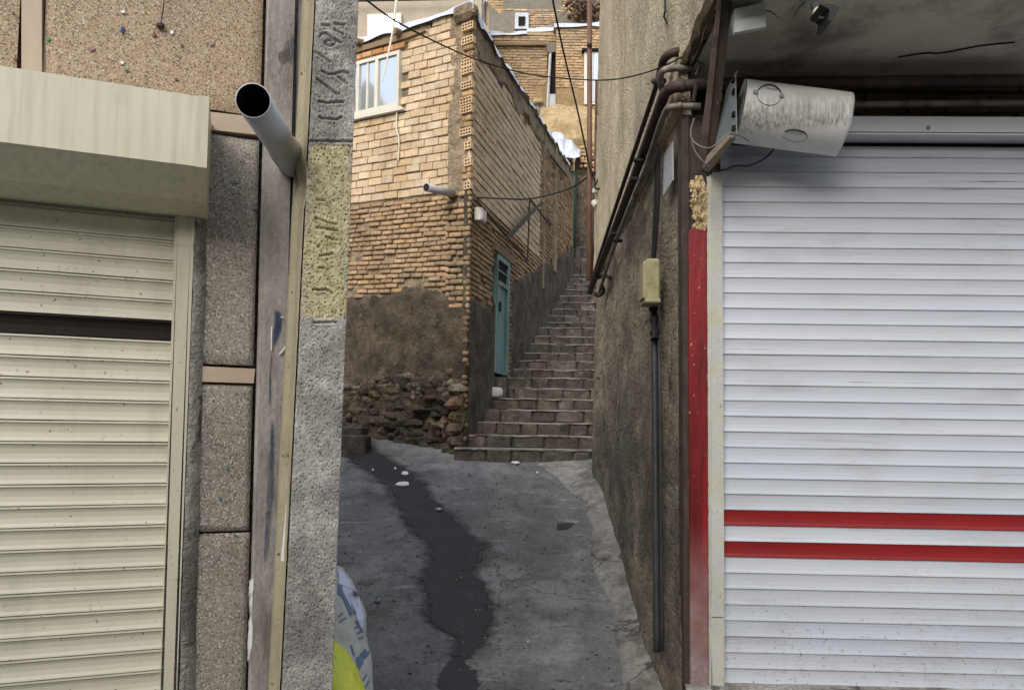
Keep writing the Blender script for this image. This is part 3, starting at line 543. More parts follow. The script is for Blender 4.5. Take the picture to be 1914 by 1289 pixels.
d_[0].build('slat_curtain', M['cream'], shL); o = d_[1].build('dark_slat', M['brown'], shL); o['label'] = 'dark brown slat'
b = MB(); b.wprism(LW, [(-2.5, zb), (uend + .02, zb), (uend + .02, 2.8), (-2.5, 2.8)], -.06, -.03); b.build('curtain_back', M['dark'], shL)
# guide rail: pixels give a slightly leaning strip
b = MB()
def rail(x0, x1, y, o): return LW.P(x0 + (y - 410) * -.0315, y, o), LW.P(x1 + (y - 410) * -.0375, y, o)
for (x0, x1, o0, o1) in ((327, 333, -.03, .014), (333, 357, -.03, .022), (357, 364, -.03, .030)):
    a = rail(x0, x1, 385, o1); c = rail(x0, x1, 1340, o1); a0 = rail(x0, x1, 385, o0); c0 = rail(x0, x1, 1340, o0)
    b.prism([a0[0], a0[1], c0[1], c0[0]], [a[0], a[1], c[1], c[0]])
b.build('guide_rail', M['cream'], shL)
# housing: bent sheet box, profile extruded along the wall
b = MB(); prof = [(.29, 183, 390), (.29, 313, 386), (.24, 377, 379), (.16, 405, 365), (.0, 409, 362)]
ue = LW.uz(390, 183, .29)[0]; zs = [LW.uz(390, 183, .29)[1], LW.uz(386, 313, .29)[1], LW.uz(379, 377, .17)[1], LW.uz(365, 404, .06)[1], LW.uz(362, 404, .03)[1]]
os_ = [.29, .29, .17, .06, .01]
ring = [(.0, zs[0] + .01)] + list(zip(os_, zs)) + [(0, zs[4])]
b.prism([LW.pt(-2.6, z, o) for o, z in ring], [LW.pt(ue, z, o) for o, z in ring])
b.build('shutter_housing', M['creambox'], shL)
b = MB(); ring2 = [(.0, zs[0] + .012)] + [(o + .003 if o > .1 else o, z + (.003 if i == 0 else -.003)) for i, (o, z) in enumerate(zip(os_, zs))] + [(0, zs[4] - .003)]
b.prism([LW.pt(ue - .035, z, o) for o, z in ring2], [LW.pt(ue + .002, z, o) for o, z in ring2])
b.build('end_cap', M['creambox'], shL)

# ================================================================= CONCRETE POLE
pole = thing('utility_pole', 'leaning grey concrete utility pole with a yellow painted band and rough embossed figures', 'utility pole')
YL, YR_, YB = 2.55, 2.612, 2.93
def pfl(y): return 588 - y * 65 / 1289.
def pfr(y): return 674 - y * 49 / 1289. + (4 * math.sin((y - 300) / 110) if 260 < y < 420 else 0) * 0
def pbl(y): return 565 - y * 64 / 1289.
strokes_c = [[(200, 225), (270, 228)], [(310, 210), (400, 225)], [(310, 265), (390, 310)], [(180, 330), (195, 300), (240, 300), (290, 345), (340, 370), (370, 385)],
    [(325, 370), (310, 400), (260, 412), (225, 400), (225, 375), (260, 360), (300, 365)], [(130, 460), (200, 500), (275, 555)], [(200, 635), (250, 665), (320, 660), (380, 640), (440, 655)],
    [(345, 690), (430, 750)], [(155, 710), (250, 775), (340, 850)], [(175, 905), (240, 920), (320, 915), (390, 912)], [(175, 1045), (200, 1060), (260, 1060), (330, 1070), (370, 1050)]]
strokes = [[(560 + x / 4.776, y / 4.776) for x, y in s_] for s_ in strokes_c]
sc2 = 3.307
for s_ in [[(120, 45), (400, 50)], [(175, 410), (220, 412)], [(165, 520), (240, 550), (300, 560)], [(170, 580), (300, 600)], [(230, 640), (300, 660)], [(150, 965), (230, 965), (270, 990)], [(150, 1168), (290, 1165)], [(180, 700), (190, 690)], [(195, 755), (270, 745)], [(185, 830), (215, 830)]]:
    strokes.append([(540 + x / sc2, 250 + y / sc2) for x, y in s_])
def sdist(x, y):
    dm = 99
    for s_ in strokes:
        for (x0, y0), (x1, y1) in zip(s_, s_[1:]):
            if min(y0, y1) - 6 > y or max(y0, y1) + 6 < y: continue
            dx, dy = x1 - x0, y1 - y0; t = max(0, min(1, ((x - x0) * dx + (y - y0) * dy) / (dx * dx + dy * dy))); dm = min(dm, math.hypot(x - x0 - dx * t, y - y0 - dy * t))
    return dm
pn = (Vector((YL, 0, 0)), )
nrm = Vector((.35, -.94, 0)).normalized()
def pdisp(x, y, e):
    d = sdist(x, y)
    g_ = -.009 * math.exp(-(d / 1.8) ** 2) + .0022 * math.exp(-((d - 4.6) / 3) ** 2)
    r_ = .004 * fbm(x * .05, y * .05, 1, 3, 4) + .0022 * fbm(x * .2, y * .2, 1, 7, 3) - .005 * max(0, nz(x * .3, y * .3, 5) - .25) * 3 * (1.6 if 266 < y < 600 else 1)
    k = max(0, 1 - e / .06); r_ -= .016 * k * k * (.5 + 1.2 * max(0, .4 + fbm(y * .05, x * .01, 1.5, 9, 3)))
    return g_ + r_
Y0, Y1 = -80, 1420
def pfront(u, v):
    y = Y0 + (Y1 - Y0) * v; xl, xr = pfl(y), pfr(y)
    x = xl + (xr - xl) * u; Yd = YL + (YR_ - YL) * u
    e = min(u, 1 - u)
    k = max(0, 1 - e / .05) ** 2
    jag = .034 * fbm(y * .045, 5 if u > .5 else 2, 1, 3, 4) * k * (1 if u > .5 else -.3) - .008 * k * (1 if u > .5 else -.4)
    p = at(x, y, Yd) + nrm * pdisp(x, y, e); p.x += jag * .45; p.x -= (.008 * k if u > .5 else -.003 * k)
    return p
def pcol(u, v):
    d = sdist(pfl(Y0 + (Y1 - Y0) * v) + (pfr(0) - pfl(0)) * u, Y0 + (Y1 - Y0) * v); return (1, 1, 1)
vy0, vy1 = (266 - Y0) / (Y1 - Y0), (600 - Y0) / (Y1 - Y0)
b = MB(); NU, NV = 84, 900
b.grid(pfront, NU, NV)
bodyo = b.build('pole_face', M['concrete'], pole, smooth=True)
pa_ = bodyo.data.attributes.new('paint', 'FLOAT', 'POINT'); vals = []
for i in range(NU + 1):
    for j in range(NV + 1):
        y = Y0 + (Y1 - Y0) * j / NV; e = min(y - 262, 602 - y) / 14; uu_ = i / NU; ed_ = max(0, 1 - min(uu_, 1 - uu_) / .32); e += .8 * fbm(uu_ * 5, y * .02, 1, 6, 3); vals.append(max(-1, min(1, e)) - .42 * ed_ * ed_ if e > -1 else -1)
pa_.data.foreach_set('value', vals)
# rear block of the pole: solid with the cream side, side has two ridges and a channel
b = MB()
def P4(y, o=0): # FL, FR, BR, BL
    fl = at(pfl(y), y, YL); fr = at(pfr(y), y, YR_) ; bl = at(pbl(y), y, YB); br = bl + (fr - fl)
    return fl, fr - Vector((.012, 0, 0)), br - Vector((.012, 0, 0)), bl
seg = 60
rings = []
for k in range(seg + 1):
    y = Y0 + (Y1 - Y0) * k / seg; fl, fr, br, bl = P4(y); fl = fl - nrm * .010; fr = fr - nrm * .012
    rings.append([b.vert(q) for q in (fl, fr, br, bl)])
for a, c in zip(rings, rings[1:]):
    for q in (1, 2): b.face((a[q], a[q + 1], c[q + 1], c[q]))
b.face(rings[0]); b.face(rings[-1][::-1])
b.build('pole_body', M['concrete'], pole, smooth=False)
b = MB(); lo_ = P4(Y0); hi_ = P4(-950); b.prism([q - nrm * .006 for q in lo_], [q - nrm * .006 for q in hi_]); b.build('pole_shaft', M['concrete'], pole)
b = MB(); sdn = Vector((-.94, -.35, 0))
def side(u, v):
    y = Y0 + (Y1 - Y0) * v; fl, fr, br, bl = P4(y)
    p = fl.lerp(bl, u)
    prof_ = -.016 if .22 < u < .80 else 0.0
    if abs(u - .22) < .02: prof_ = -.008
    chip = -.02 * max(0, 1 - abs(y - 345) / 45)
    if y > 850 and .3 < u < .8: prof_ = -.035
    return p + sdn * (prof_ + chip + .0016 * fbm(y * .03, u * 9, 1, 3, 3))
b.grid(side, 26, 400)
b.build('pole_side', M['creamstrip'], pole, smooth=True)
b = MB()
def onside(x, y):
    fl, fr, br, bl = P4(y); t = (pfl(y) - x) / (pfl(y) - pbl(y)); return fl.lerp(bl, t) + sdn * -.01
b.prism([onside(x, y) - sdn * .02 for x, y in ((538, 886), (542, 886), (533, 1048), (522, 1048))], [onside(x, y) + sdn * .004 for x, y in ((538, 886), (542, 886), (533, 1048), (522, 1048))])
b.build('paper_strip', M['whitepaper'], pole)

# spout pipe beside the pole
sp = thing('drain_pipe', 'wide grey plastic drain pipe stub poking out beside the concrete pole', 'pipe')
A = at(556, 318, 3.15); B = at(473, 188, 2.3)
b = MB(); r0 = .0545
axis = (B - A).normalized()
nseg = 28; up = axis.orthogonal().normalized(); sdv = axis.cross(up)
def ringat(p, r): return [b.vert(p + (up * math.cos(6.28318 * k / nseg) + sdv * math.sin(6.28318 * k / nseg)) * r) for k in range(nseg)]
rs = [ringat(A, r0 + .006), ringat(A.lerp(B, .38), r0 + .006), ringat(A.lerp(B, .40), r0), ringat(B, r0), ringat(B, r0 - .0028)]
for a, c in zip(rs, rs[1:]):
    for k in range(nseg): b.face((a[k], a[(k + 1) % nseg], c[(k + 1) % nseg], c[k]))
b.build('pipe_shell', M['pvc'], sp, smooth=True)
b = MB(); rs = [ringat(B - axis * .001, r0 - .003), ringat(A, r0 - .003)]
for k in range(nseg): b.face((rs[0][k], rs[0][(k + 1) % nseg], rs[1][(k + 1) % nseg], rs[1][k]))
b.face(rs[1]); b.build('pipe_bore', M['pvcin'], sp, smooth=True)
b = MB(); b.wpix(LW, [(548, 300), (560, 300), (560, 345), (552, 347), (546, 330)], .0, .022); b.build('pipe_hole', M['dark'], house)

# sacks leaning behind the pole
def bag(name, outline, Y, depth, m, nfold=0.02, seed=1, ny=110, smooth=True):
    """closed cushion: rows of (y, xl, xr) in the picture give its half-width and centre at distance Y"""
    b = MB(); rows = []
    for i in range(ny + 1):
        t = i / ny * (len(outline) - 1); k = min(int(t), len(outline) - 2); f = t - k
        y, xl, xr = [outline[k][q] * (1 - f) + outline[k + 1][q] * f for q in range(3)]
        c = at((xl + xr) / 2, y, Y); hw = (xr - xl) / 2 / F * Y; ring_ = []
        for j in range(72):
            a = j / 72 * 6.28318; t__ = i / ny * 40; r_ = 1 + .05 * nz(math.cos(a) * 2 + seed, t__ * .18, math.sin(a) * 2) + nfold * (.5 - abs(nz(math.cos(a) * 4 + seed, t__ * .35 + math.cos(a) * 2, math.sin(a) * 4))) * 1.3 - nfold * .45 + nfold * .3 * nz(math.cos(a) * 12, t__ * .9, math.sin(a) * 12)
            ring_.append(b.vert((c.x + math.cos(a) * hw * r_, c.y + math.sin(a) * min(depth, hw * 1.1) * r_, c.z)))
        rows.append(ring_)
    for a, c in zip(rows, rows[1:]):
        for j in range(72): b.face((a[j], a[(j + 1) % 72], c[(j + 1) % 72], c[j]))
    b.face(rows[0][::-1]); b.face(rows[-1]); return b
sackt = thing('woven_sack', 'grey white woven sack with faded blue print, slumped behind the pole foot', 'sack')
sb = bag('s', [(1050, 600, 612), (1062, 590, 640), (1085, 570, 656), (1120, 560, 670), (1150, 555, 681), (1190, 550, 682), (1240, 545, 692), (1300, 540, 697), (1400, 535, 705), (1560, 530, 710), (1600, 550, 690)], 3.05, .26, M['sack'], .06)
for fi, f in enumerate(sb.f):
    pass
so = sb.build('sack_body', M['sack'], sackt, smooth=True)
def onsack(x, y, lift=.004):
    # front of the cushion at this pixel
    d = ray(x, y); best = None
    c = None
    o_, dd = EYE, d.normalized()
    hit, loc, nor, idx = so.ray_cast(o_, dd)
    return (loc - dd * lift) if hit else at(x, y, 2.95)
bpy.context.view_layer.update()
def patch(px, m, name='print_band', parent=sackt, n=5):
    b = MB(); (a, c, d2, e) = px
    def f(u, v):
        x = (a[0] * (1 - u) + c[0] * u) * (1 - v) + (e[0] * (1 - u) + d2[0] * u) * v; y = (a[1] * (1 - u) + c[1] * u) * (1 - v) + (e[1] * (1 - u) + d2[1] * u) * v
        return onsack(x, y)
    b.grid(f, n, n * 2); return b.build(name, m, parent, smooth=True)
patch([(632, 1062), (640, 1066), (668, 1105), (634, 1090)], M['sackwhite'], 'white_panel'); patch([(634, 1092), (668, 1105), (680, 1150), (660, 1140)], M['sackwhite'], 'white_panel'); patch([(662, 1140), (680, 1150), (680, 1172), (674, 1170)], M['sackwhite'], 'white_panel')
for q in ([(632, 1088), (639, 1094), (645, 1118), (632, 1110)], [(640, 1116), (648, 1118), (660, 1148), (655, 1150)], [(650, 1118), (654, 1120), (668, 1146), (663, 1148)], [(664, 1160), (668, 1158), (679, 1180), (677, 1182)],
          [(672, 1222), (688, 1206), (692, 1222), (680, 1233)], [(665, 1228), (676, 1224), (680, 1238), (669, 1256)],
          [(655, 1206), (658, 1204), (664, 1224), (661, 1226)], [(662, 1172), (668, 1169), (670, 1172), (664, 1175)], [(666, 1182), (674, 1178), (676, 1181), (668, 1185)], [(670, 1192), (678, 1188), (680, 1191), (672, 1195)], [(632, 1150), (641, 1143), (642, 1146), (633, 1153)], [(634, 1160), (647, 1152), (648, 1155), (636, 1163)], [(678, 1270), (685, 1258), (687, 1260), (680, 1273)], [(682, 1282), (689, 1270), (691, 1272), (684, 1285)]):
    patch(q, M['sackblue'], 'print_mark', n=3)
b = MB()
for i in range(-3, 40): pass
yb = bag('y', [(1190, 590, 610), (1204, 585, 632), (1225, 575, 650), (1250, 565, 666), (1290, 555, 680), (1400, 545, 690), (1560, 540, 700), (1600, 560, 680)], 2.86, .2, M['yellowbag'], .09, 5)
yo = yb.build('plastic_bag', M['yellowbag'], smooth=True); tag(yo, 'bright yellow plastic bag crumpled at the foot of the concrete pole', 'bag')

# ================================================================= BRICK HOUSE
bh = thing('brick_house', 'two storey yellow brick corner house with white window beside the steps', 'house')
def rough_face(w, u0, u1, z0, z1, res, amp, seed, out=0, zbase=None, colfn=None, extra=None):
    nu = max(2, int((u1 - u0) / res)); nv = max(2, int((z1 - z0) / res)); b = MB()
    def f(a, c):
        u = u0 + (u1 - u0) * a; z = z0 + (z1 - z0) * c
        return w.pt(u, z, out + amp * fbm(u, z, 2.2, seed, 5) + (extra(u, z) if extra else 0))
    cf = (lambda a, c: colfn(u0 + (u1 - u0) * a, z0 + (z1 - z0) * c)) if colfn else None
    b.grid(f, nu, nv, colfn=cf); return b
def bricks(b, w, rows, u0fn, u1fn, L, gap, out, jit, keep=None, tone=.12, thick=.05, seed=0, chamfer=.004, warm=(1, 1, 1)):
    """rows: list of (z, h). joins boxes in one mesh"""
    rnd = random.Random(seed); tt_ = (w.t + Vector((0, 0, w.sh))).normalized(); Rm = Matrix((tt_, w.n, tt_.cross(w.n) * (1 if tt_.cross(w.n).z > 0 else -1))).transposed()
    for ri, (z, h) in enumerate(rows):
        u = u0fn(z) - (L / 2 if ri % 2 else 0) * rnd.uniform(.85, 1.15); ue_ = u1fn(z)
        while u < ue_:
            l = L * rnd.uniform(.88, 1.08); a = max(u, u0fn(z)); c_ = min(u + l, ue_); u += l + gap * rnd.uniform(.7, 1.4)
            if c_ - a < .03: continue
            uc = (a + c_) / 2
            if keep and not keep(uc, z, rnd): continue
            k = 1 + rnd.uniform(-tone, tone); t_ = rnd.uniform(-.05, .05)
            b.col = (k * warm[0] * (1 + t_), k * warm[1], k * warm[2] * (1 - t_))
            zz = z + rnd.uniform(-jit, jit) + .01 * nz(uc, ri * .6, s=1.5)
            rot = Rm @ Matrix.Rotation(rnd.uniform(-.012, .012) * (jit / .003), 3, 'Y')
            b.cbox(w.pt(uc, zz, out - thick / 2 + rnd.uniform(-jit, jit) * 1.2), (c_ - a, thick, h * rnd.uniform(.94, 1.02)), rot, chamfer)
ZT = 6.95; ZM = 4.62
uLw = FW.uz(640, 200)[0] + 2.5
# core
b = MB()
core = [FW.pt(uLw, 0, -.12), FW.pt(.08, 0, -.12), SW.pt(.08, 0, -.12), SW.pt(7.2, 0, -.12), (-3.5, 17.5, 0)]
core = [FW.pt(uLw, 0, -.12), Vector((C0.x - .06, C0.y + .12, 0)), SW.pt(7.2, 0, -.12), Vector((-3.5, 17.5, 0))]
b.prism([p + Vector((0, 0, .5)) for p in core], [p + Vector((0, 0, 6.56)) for p in core])
b.build('core', M['mud'], bh)
# mortar faces
def plcol(u, z):
    k = 1.0; return (k, k, k)
b = rough_face(FW, 0, uLw, 3.2, ZT, .05, .02, 3, -.02); b.build('mortar_face', M['mud'], bh, smooth=True)
b = rough_face(SW, 0, 7.2, 3.2, 6.8, .06, .02, 8, -.02); b.build('mortar_face', M['mud'], bh, smooth=True)
# lower mud render on the front, thick, broken top edge, and rubble at the foot
def topedge(u): return 3.32 + .10 * fbm(u, 0, 1.6, 4) + .05 * nz(u, 4, s=7) + .03 * nz(u, 8, s=16) + (.10 * math.exp(-((u - .85) / .3) ** 2)) - .6 * max(0, .32 - u) / .32 * .3
b = MB(); nu, nv = 230, 210
def fr(a, c):
    u = -.02 + (uLw + .02) * a; te = topedge(u); z = .8 + (te - .8) * c
    o = .035 + .03 * fbm(u, z, 1.7, 6, 5) - .06 * max(0, (c - .96) / .04)
    k = max(0, min(1, (2.3 + .3 * fbm(u, 2, 1.2, 7) - .2 * max(0, u - 1.2) - z) / .25))
    o += k * (.16 * fbm(u, z, 3.2, 16, 6) + .05 * abs(nz(u, z, s=9)))+ .05 * max(0, 1.7 - z)
    hl = 1 - math.hypot((u - .42) / .42, (z - 1.62) / .34)
    if hl > 0: o -= .22 * min(1, hl * 1.6)
    return FW.pt(u, z, o)
b.grid(fr, nu, nv); b.build('mud_render', M['mudgrey'], bh, smooth=True)
b = MB(); b.tube([Vector((C0.x - .02 + .01 * nz(z_ * .7, 1), C0.y + .035, .9 + z_ * .1)) for z_ in range(0, 39)], .055, 10, rfn=lambda t: .055 + .012 * nz(t * 40, 2)); b.build('corner_fill', M['mudgrey'], bh, smooth=True)
# rubble
rnd = random.Random(3); b = MB()
def rock(b, c, r, sq, seed, col):
    b.col = col; n1, n2 = 7, 5; ids = []
    for i in range(n2 + 1):
        th = math.pi * i / n2; row = []
        for j in range(n1):
            ph = 2 * math.pi * j / n1; d = Vector((math.sin(th) * math.cos(ph), math.sin(th) * math.sin(ph), math.cos(th)))
            k = 1 + .35 * nz(d.x * 1.6 + seed, d.y * 1.6, d.z * 1.6)
            row.append(b.vert(Vector(c) + Vector((d.x * r * sq[0], d.y * r * sq[1], d.z * r * sq[2])) * k))
        ids.append(row)
    for a, c2 in zip(ids, ids[1:]):
        for j in range(n1): b.face((a[j], a[(j + 1) % n1], c2[(j + 1) % n1], c2[j]))
cols_ = [(.56, .54, .50), (.72, .70, .66), (.42, .38, .34), (.34, .31, .28), (.50, .42, .34), (.28, .26, .24), (.62, .60, .55)]
for i in range(240):
    u = rnd.uniform(.10, 2.4); zt_ = 2.28 + .12 * nz(u, 1, s=2) - .25 * max(0, u - 1.0)
    top = rnd.random() < .45
    z = zt_ - rnd.uniform(0, .28) if top else rnd.uniform(1.2, zt_); r_ = rnd.uniform(.04, .13) * (.75 if top else 1)
    col = rnd.choice(cols_[:3] + cols_[4:5] + cols_[6:]) if top else rnd.choice(cols_[2:6])
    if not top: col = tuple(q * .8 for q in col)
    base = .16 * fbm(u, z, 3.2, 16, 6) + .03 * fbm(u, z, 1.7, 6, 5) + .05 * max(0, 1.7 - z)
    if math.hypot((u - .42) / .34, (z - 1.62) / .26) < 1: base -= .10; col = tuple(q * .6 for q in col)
    rock(b, FW.pt(u, z, base + .015), r_, (rnd.uniform(.8, 1.5), .6, rnd.uniform(.45, .8)), i * 1.7, col)
b.build('rubble_footing', M['rubble'], bh)
# tile brick rows, front
rows = [(ZM + .055 + i * .1065, .097) for i in range(22)]
wnd = [FW.uz(x, y) for x, y in ((655, 135), (749, 94), (749, 207), (655, 238))]
wu0 = min(wnd[1][0], wnd[2][0]); wz0 = FW.uz(749, 207)[1]; wz1 = FW.uz(749, 94)[1]; wu1 = FW.uz(640, 200)[0] + .35
def keepF(u, z, r):
    if wu0 - .02 < u and z > wz0 - .03 and z < wz1 + .27 and u < uLw: return False
    if wu0 - .5 < u < wu0 and wz1 + .14 < z < wz1 + .28: return False
    return True
q0 = .30
b = MB(); bricks(b, FW, rows, lambda z: q0 - .02 + .09 * nz(z, 0, s=5), lambda z: uLw, .235, .008, .006, .004, keepF, .09, seed=4, chamfer=.006)
b.build('facing_bricks', M['tile'], bh)
# quoin: perforated blocks, rough bricks and mortar
b = rough_face(FW, -.015, q0 + .05, ZM - .05, ZT + .03, .02, .05, 12, .012); b.build('quoin_mortar', M['mud'], bh, smooth=True)
yq = [51, 77, 118, 132, 160, 189, 205, 247, 273, 304, 347]
Rm = Matrix((FW.t, FW.n, Vector((0, 0, 1)))).transposed()
for i, y in enumerate(yq):
    u_, z_ = FW.uz(866, y, .04); uu0 = -.03; wd = (.17 if i < 8 else .09) * (1 + .1 * nz(i * 3.3, 0)); hh = .082; o_ = .045
    b = MB(); b.mi = 0; b.col = (1.1, 1.05, .98); nh = 4 if wd > .12 else 2
    for k in range(3): b.box(FW.pt(uu0 + wd / 2, z_ - hh / 2 + hh * k / 2, o_ - .03), (wd, .06, .014), Rm)
    for k in range(nh + 1): b.box(FW.pt(uu0 + wd * k / nh, z_, o_ - .0305), (.013, .059, hh), Rm)
    b.mi = 1; b.box(FW.pt(uu0 + wd / 2, z_, o_ - .05), (wd - .01, .02, hh - .01), Rm)
    b.build('perforated_block', [M['tile'], M['dark']], bh)
b = MB(); zr = []; z = ZM
while z < ZT - .1:
    if all(abs(z - FW.uz(866, y, .04)[1]) > .075 for y in yq): zr.append((z, .07))
    z += .083
bricks(b, FW, zr, lambda z: -.03, lambda z: .14 + .06 * nz(z, 4, s=7), .2, .012, .035, .008, None, .2, .07, 9, .012, (.95, .9, .8))
b.build('quoin_bricks', M['oldbrick'], bh)
# old brick courses, front
rows = [(3.16 + i * .0665, .053) for i in range(22)]
def keepO(u, z, r):
    te = topedge(u)
    if z < te - .02 + .06 * r.random() and u > .34: return False
    if z < te + .28 and r.random() < .22 * (1 - (z - te) / .28): return False
    return r.random() > .03
b = MB(); bricks(b, FW, rows, lambda z: .33, lambda z: uLw, .2, .018, .012, .006, keepO, .16, .05, 21, .011)
b.build('old_bricks', M['oldbrick'], bh)
zq = [(1.35 + i * .075, .06) for i in range(44)]
b = MB(); bricks(b, FW, [r_ for r_ in zq if r_[0] > 3.0], lambda z: -.025, lambda z: .36, .2, .014, .03, .009, lambda u, z, r: r.random() > .06, .18, .06, 31, .013)
bricks(b, FW, [r_ for r_ in zq if r_[0] <= 3.0], lambda z: -.03, lambda z: .06 + .05 * nz(z, 2, s=6), .15, .01, .045, .014, lambda u, z, r: r.random() > .3, .25, .06, 32, .016, (.62, .60, .57))
b.build('corner_bricks', M['oldbrick'], bh)
b = MB()
for i, (u, z, l, cq) in enumerate(((.10, 2.10, .17, (.75, .73, .68)), (.20, 2.16, .13, (.68, .66, .62)), (.12, 1.92, .19, (.70, .52, .42)), (.10, 1.75, .16, (.62, .52, .38)), (.13, 1.60, .17, (.60, .50, .42)), (.10, 1.44, .17, (.5, .44, .38)), (.26, 2.02, .10, (.6, .58, .54)))):
    rock(b, FW.pt(u, z, .03), l, (.85, .6, .48), i * 3.1, cq)
b.build('corner_stones', M['rubble'], bh)

# side wall
usplit = SW.uz(1008, 400)[0]; udoor0 = SW.uz(922, 600)[0]; udoor1 = SW.uz(945, 600)[0]
def ztop_s(u): return 6.84 + .045 * u + .04 * nz(u, 0, s=2) + .02 * nz(u, 3, s=9)
def zlow_s(u):
    if u < udoor0: return 3.28
    return 3.7 + .35 * (u - udoor1)
rows = [(ZM + .03 + i * .1065, .092) for i in range(23)]
b = MB(); bricks(b, SW, rows, lambda z: -.01, lambda z: usplit, .235, .010, .014, .004, lambda u, z, r: z < ztop_s(u) - .30 - .2 * nz(u, z, s=2) , .08, seed=41, warm=(.96, .95, .93)); b.build('facing_bricks', M['tile'], bh)
rows = [(3.2 + i * .068, .052) for i in range(62)]
def keepS(u, z, r):
    if z < zlow_s(u) + .1 * nz(u, 3, s=3): return False
    if u < usplit and z > ZM - .02: return False
    if udoor0 - .10 < u < udoor1 + .10 and z < 4.02: return False
    return z < ztop_s(u) - .15 and r.random() > .03
b = MB(); bricks(b, SW, rows, lambda z: -.01, lambda z: 7.0, .2, .016, .014, .006, keepS, .16, .05, 43, .009, (.95, .92, .88)); b.build('old_bricks', M['oldbrick'], bh)
# side render at the bottom
b = MB()
def fs(a, c):
    u = .0 + 7.1 * a; te = zlow_s(u) + .12 * nz(u, 0, s=2.2) + (.06 if u > udoor1 else 0); z = .9 + (te - .9) * c
    return SW.pt(u, z, .028 + .012 * fbm(u, z, 2, 11, 5) - .05 * max(0, (c - .97) / .03))
b.grid(fs, 150, 90, mask=lambda a, c: not (udoor0 < 7.1 * a < udoor1 and .9 + (zlow_s(7.1 * a) - .9) * c > 2.36)); b.build('side_render', M['mudgrey'], bh, smooth=True)
# eroded mud parapet on the side
b = MB()
def fp(a, c):
    u = -.04 + 7.1 * a; z1 = ztop_s(u); z0 = z1 - .34 - .16 * nz(u, 5, s=1.6) - .05 * nz(u, 9, s=7); z = z0 + (z1 - z0) * c
    return SW.pt(u, z, .03 + .04 * fbm(u, z, 3, 14, 5) - .06 * max(0, (.06 - c) / .06) - .05 * max(0, (c - .93) / .07))
b.grid(fp, 180, 18); b.build('mud_parapet', M['mud'], bh, smooth=True)
# downpipe strip / brick pier on the side wall beyond the facing brick
b = MB(); up_ = SW.uz(1013, 400)[0]; b.wprism(SW, [(up_ - .04, 4.1), (up_ + .04, 4.1), (up_ + .04, 6.9), (up_ - .04, 6.9)], -.02, .05); b.build('pier', M['mud'], bh)
up_ = SW.uz(1034, 400)[0]; b = MB(); b.wprism(SW, [(up_ - .10, 4.6), (up_ + .10, 4.6), (up_ + .10, 7.0), (up_ - .10, 7.0)], -.02, .06); b.build('pier', M['mud'], bh)
# roof: sheet over the top edges
b = MB()
def rs_(a, c):
    u = -.05 + (uLw + .05) * a; s_ = c * min(.55, (u + .05) * .9 + .03)
    drop = .09 * max(0, 1 - c / .16) + .03 * nz(u, c * 2, s=3)
    return FW.pt(u, ZT + .10 - drop * 1.5 + .04 * nz(u, 0, s=1.2), .06 - s_)
b.grid(rs_, 70, 14)
def rs2(a, c):
    u = -.03 + 6.9 * a; s_ = c * min(.6, (u + .03) * .9 + .03)
    return SW.pt(u, ztop_s(u) + .09 - .15 * max(0, 1 - c / .14) * (1 + .6 * nz(u, 2, s=4)) + .04 * nz(u, c * 3, s=2.5), .085 + .03 * nz(u, 1, s=3) - s_)
b.grid(rs2, 90, 14)
b.build('roof_sheet', M['snow'], bh, smooth=True)
b = MB(); c2 = [FW.pt(uLw, 0, -.3), Vector((C0.x - .2, C0.y + .3, 0)), SW.pt(7, 0, -.3), Vector((-3.5, 17.4, 0))]
b.prism([p + Vector((0, 0, 6.58)) for p in c2], [p + Vector((0, 0, 6.72)) for p in c2]); b.build('roof', M['mud'], bh)
b = MB(); b.cbox(FW.pt(.12, ZT - .03, .0), (.34, .20, .22), Rm, .07); b.build('corner_cap', M['mud'], bh)
# window on the front
wz0_, wz1_ = wz0 + .04, wz1 - .02
win = MB(); wl = wu1
def wbar(u0, u1, z0, z1, o0, o1): win.wprism(FW, [(u0, z0), (u1, z0), (u1, z1), (u0, z1)], o0, o1)
wbar(wu0, wl, wz1_ - .05, wz1_, -.03, .05); wbar(wu0, wl, wz0_, wz0_ + .06, -.03, .055)
wbar(wu0, wu0 + .05, wz0_ + .06, wz1_ - .05, -.03, .052)
um1 = FW.uz(708, 160)[0]; um2 = FW.uz(690, 165)[0]; um0 = FW.uz(674, 165)[0]
wbar(um1 - .025, um1 + .035, wz0_ + .06, wz1_ - .05, -.03, .048); wbar(um2 - .012, um2 + .022, wz0_ + .06, wz1_ - .05, -.03, .036); wbar(um0 - .01, um0 + .04, wz0_ + .06, wz1_ - .05, -.03, .047)
wo = win.build('window', M['wframe'], bh)
b = MB(); b.wprism(FW, [(wu0 + .02, wz0_ + .02), (wl - .02, wz0_ + .02), (wl - .02, wz1_ - .02), (wu0 + .02, wz1_ - .02)], -.02, .022); b.build('pane', M['glass'], wo)
b = MB(); b.wprism(FW, [(wu0 - .1, wz0 - .02), (wl, wz0 - .02), (wl, wz0 + .035), (wu0 - .05, wz0 + .035)], -.02, .07); b.build('sill', M['wframe'], wo)
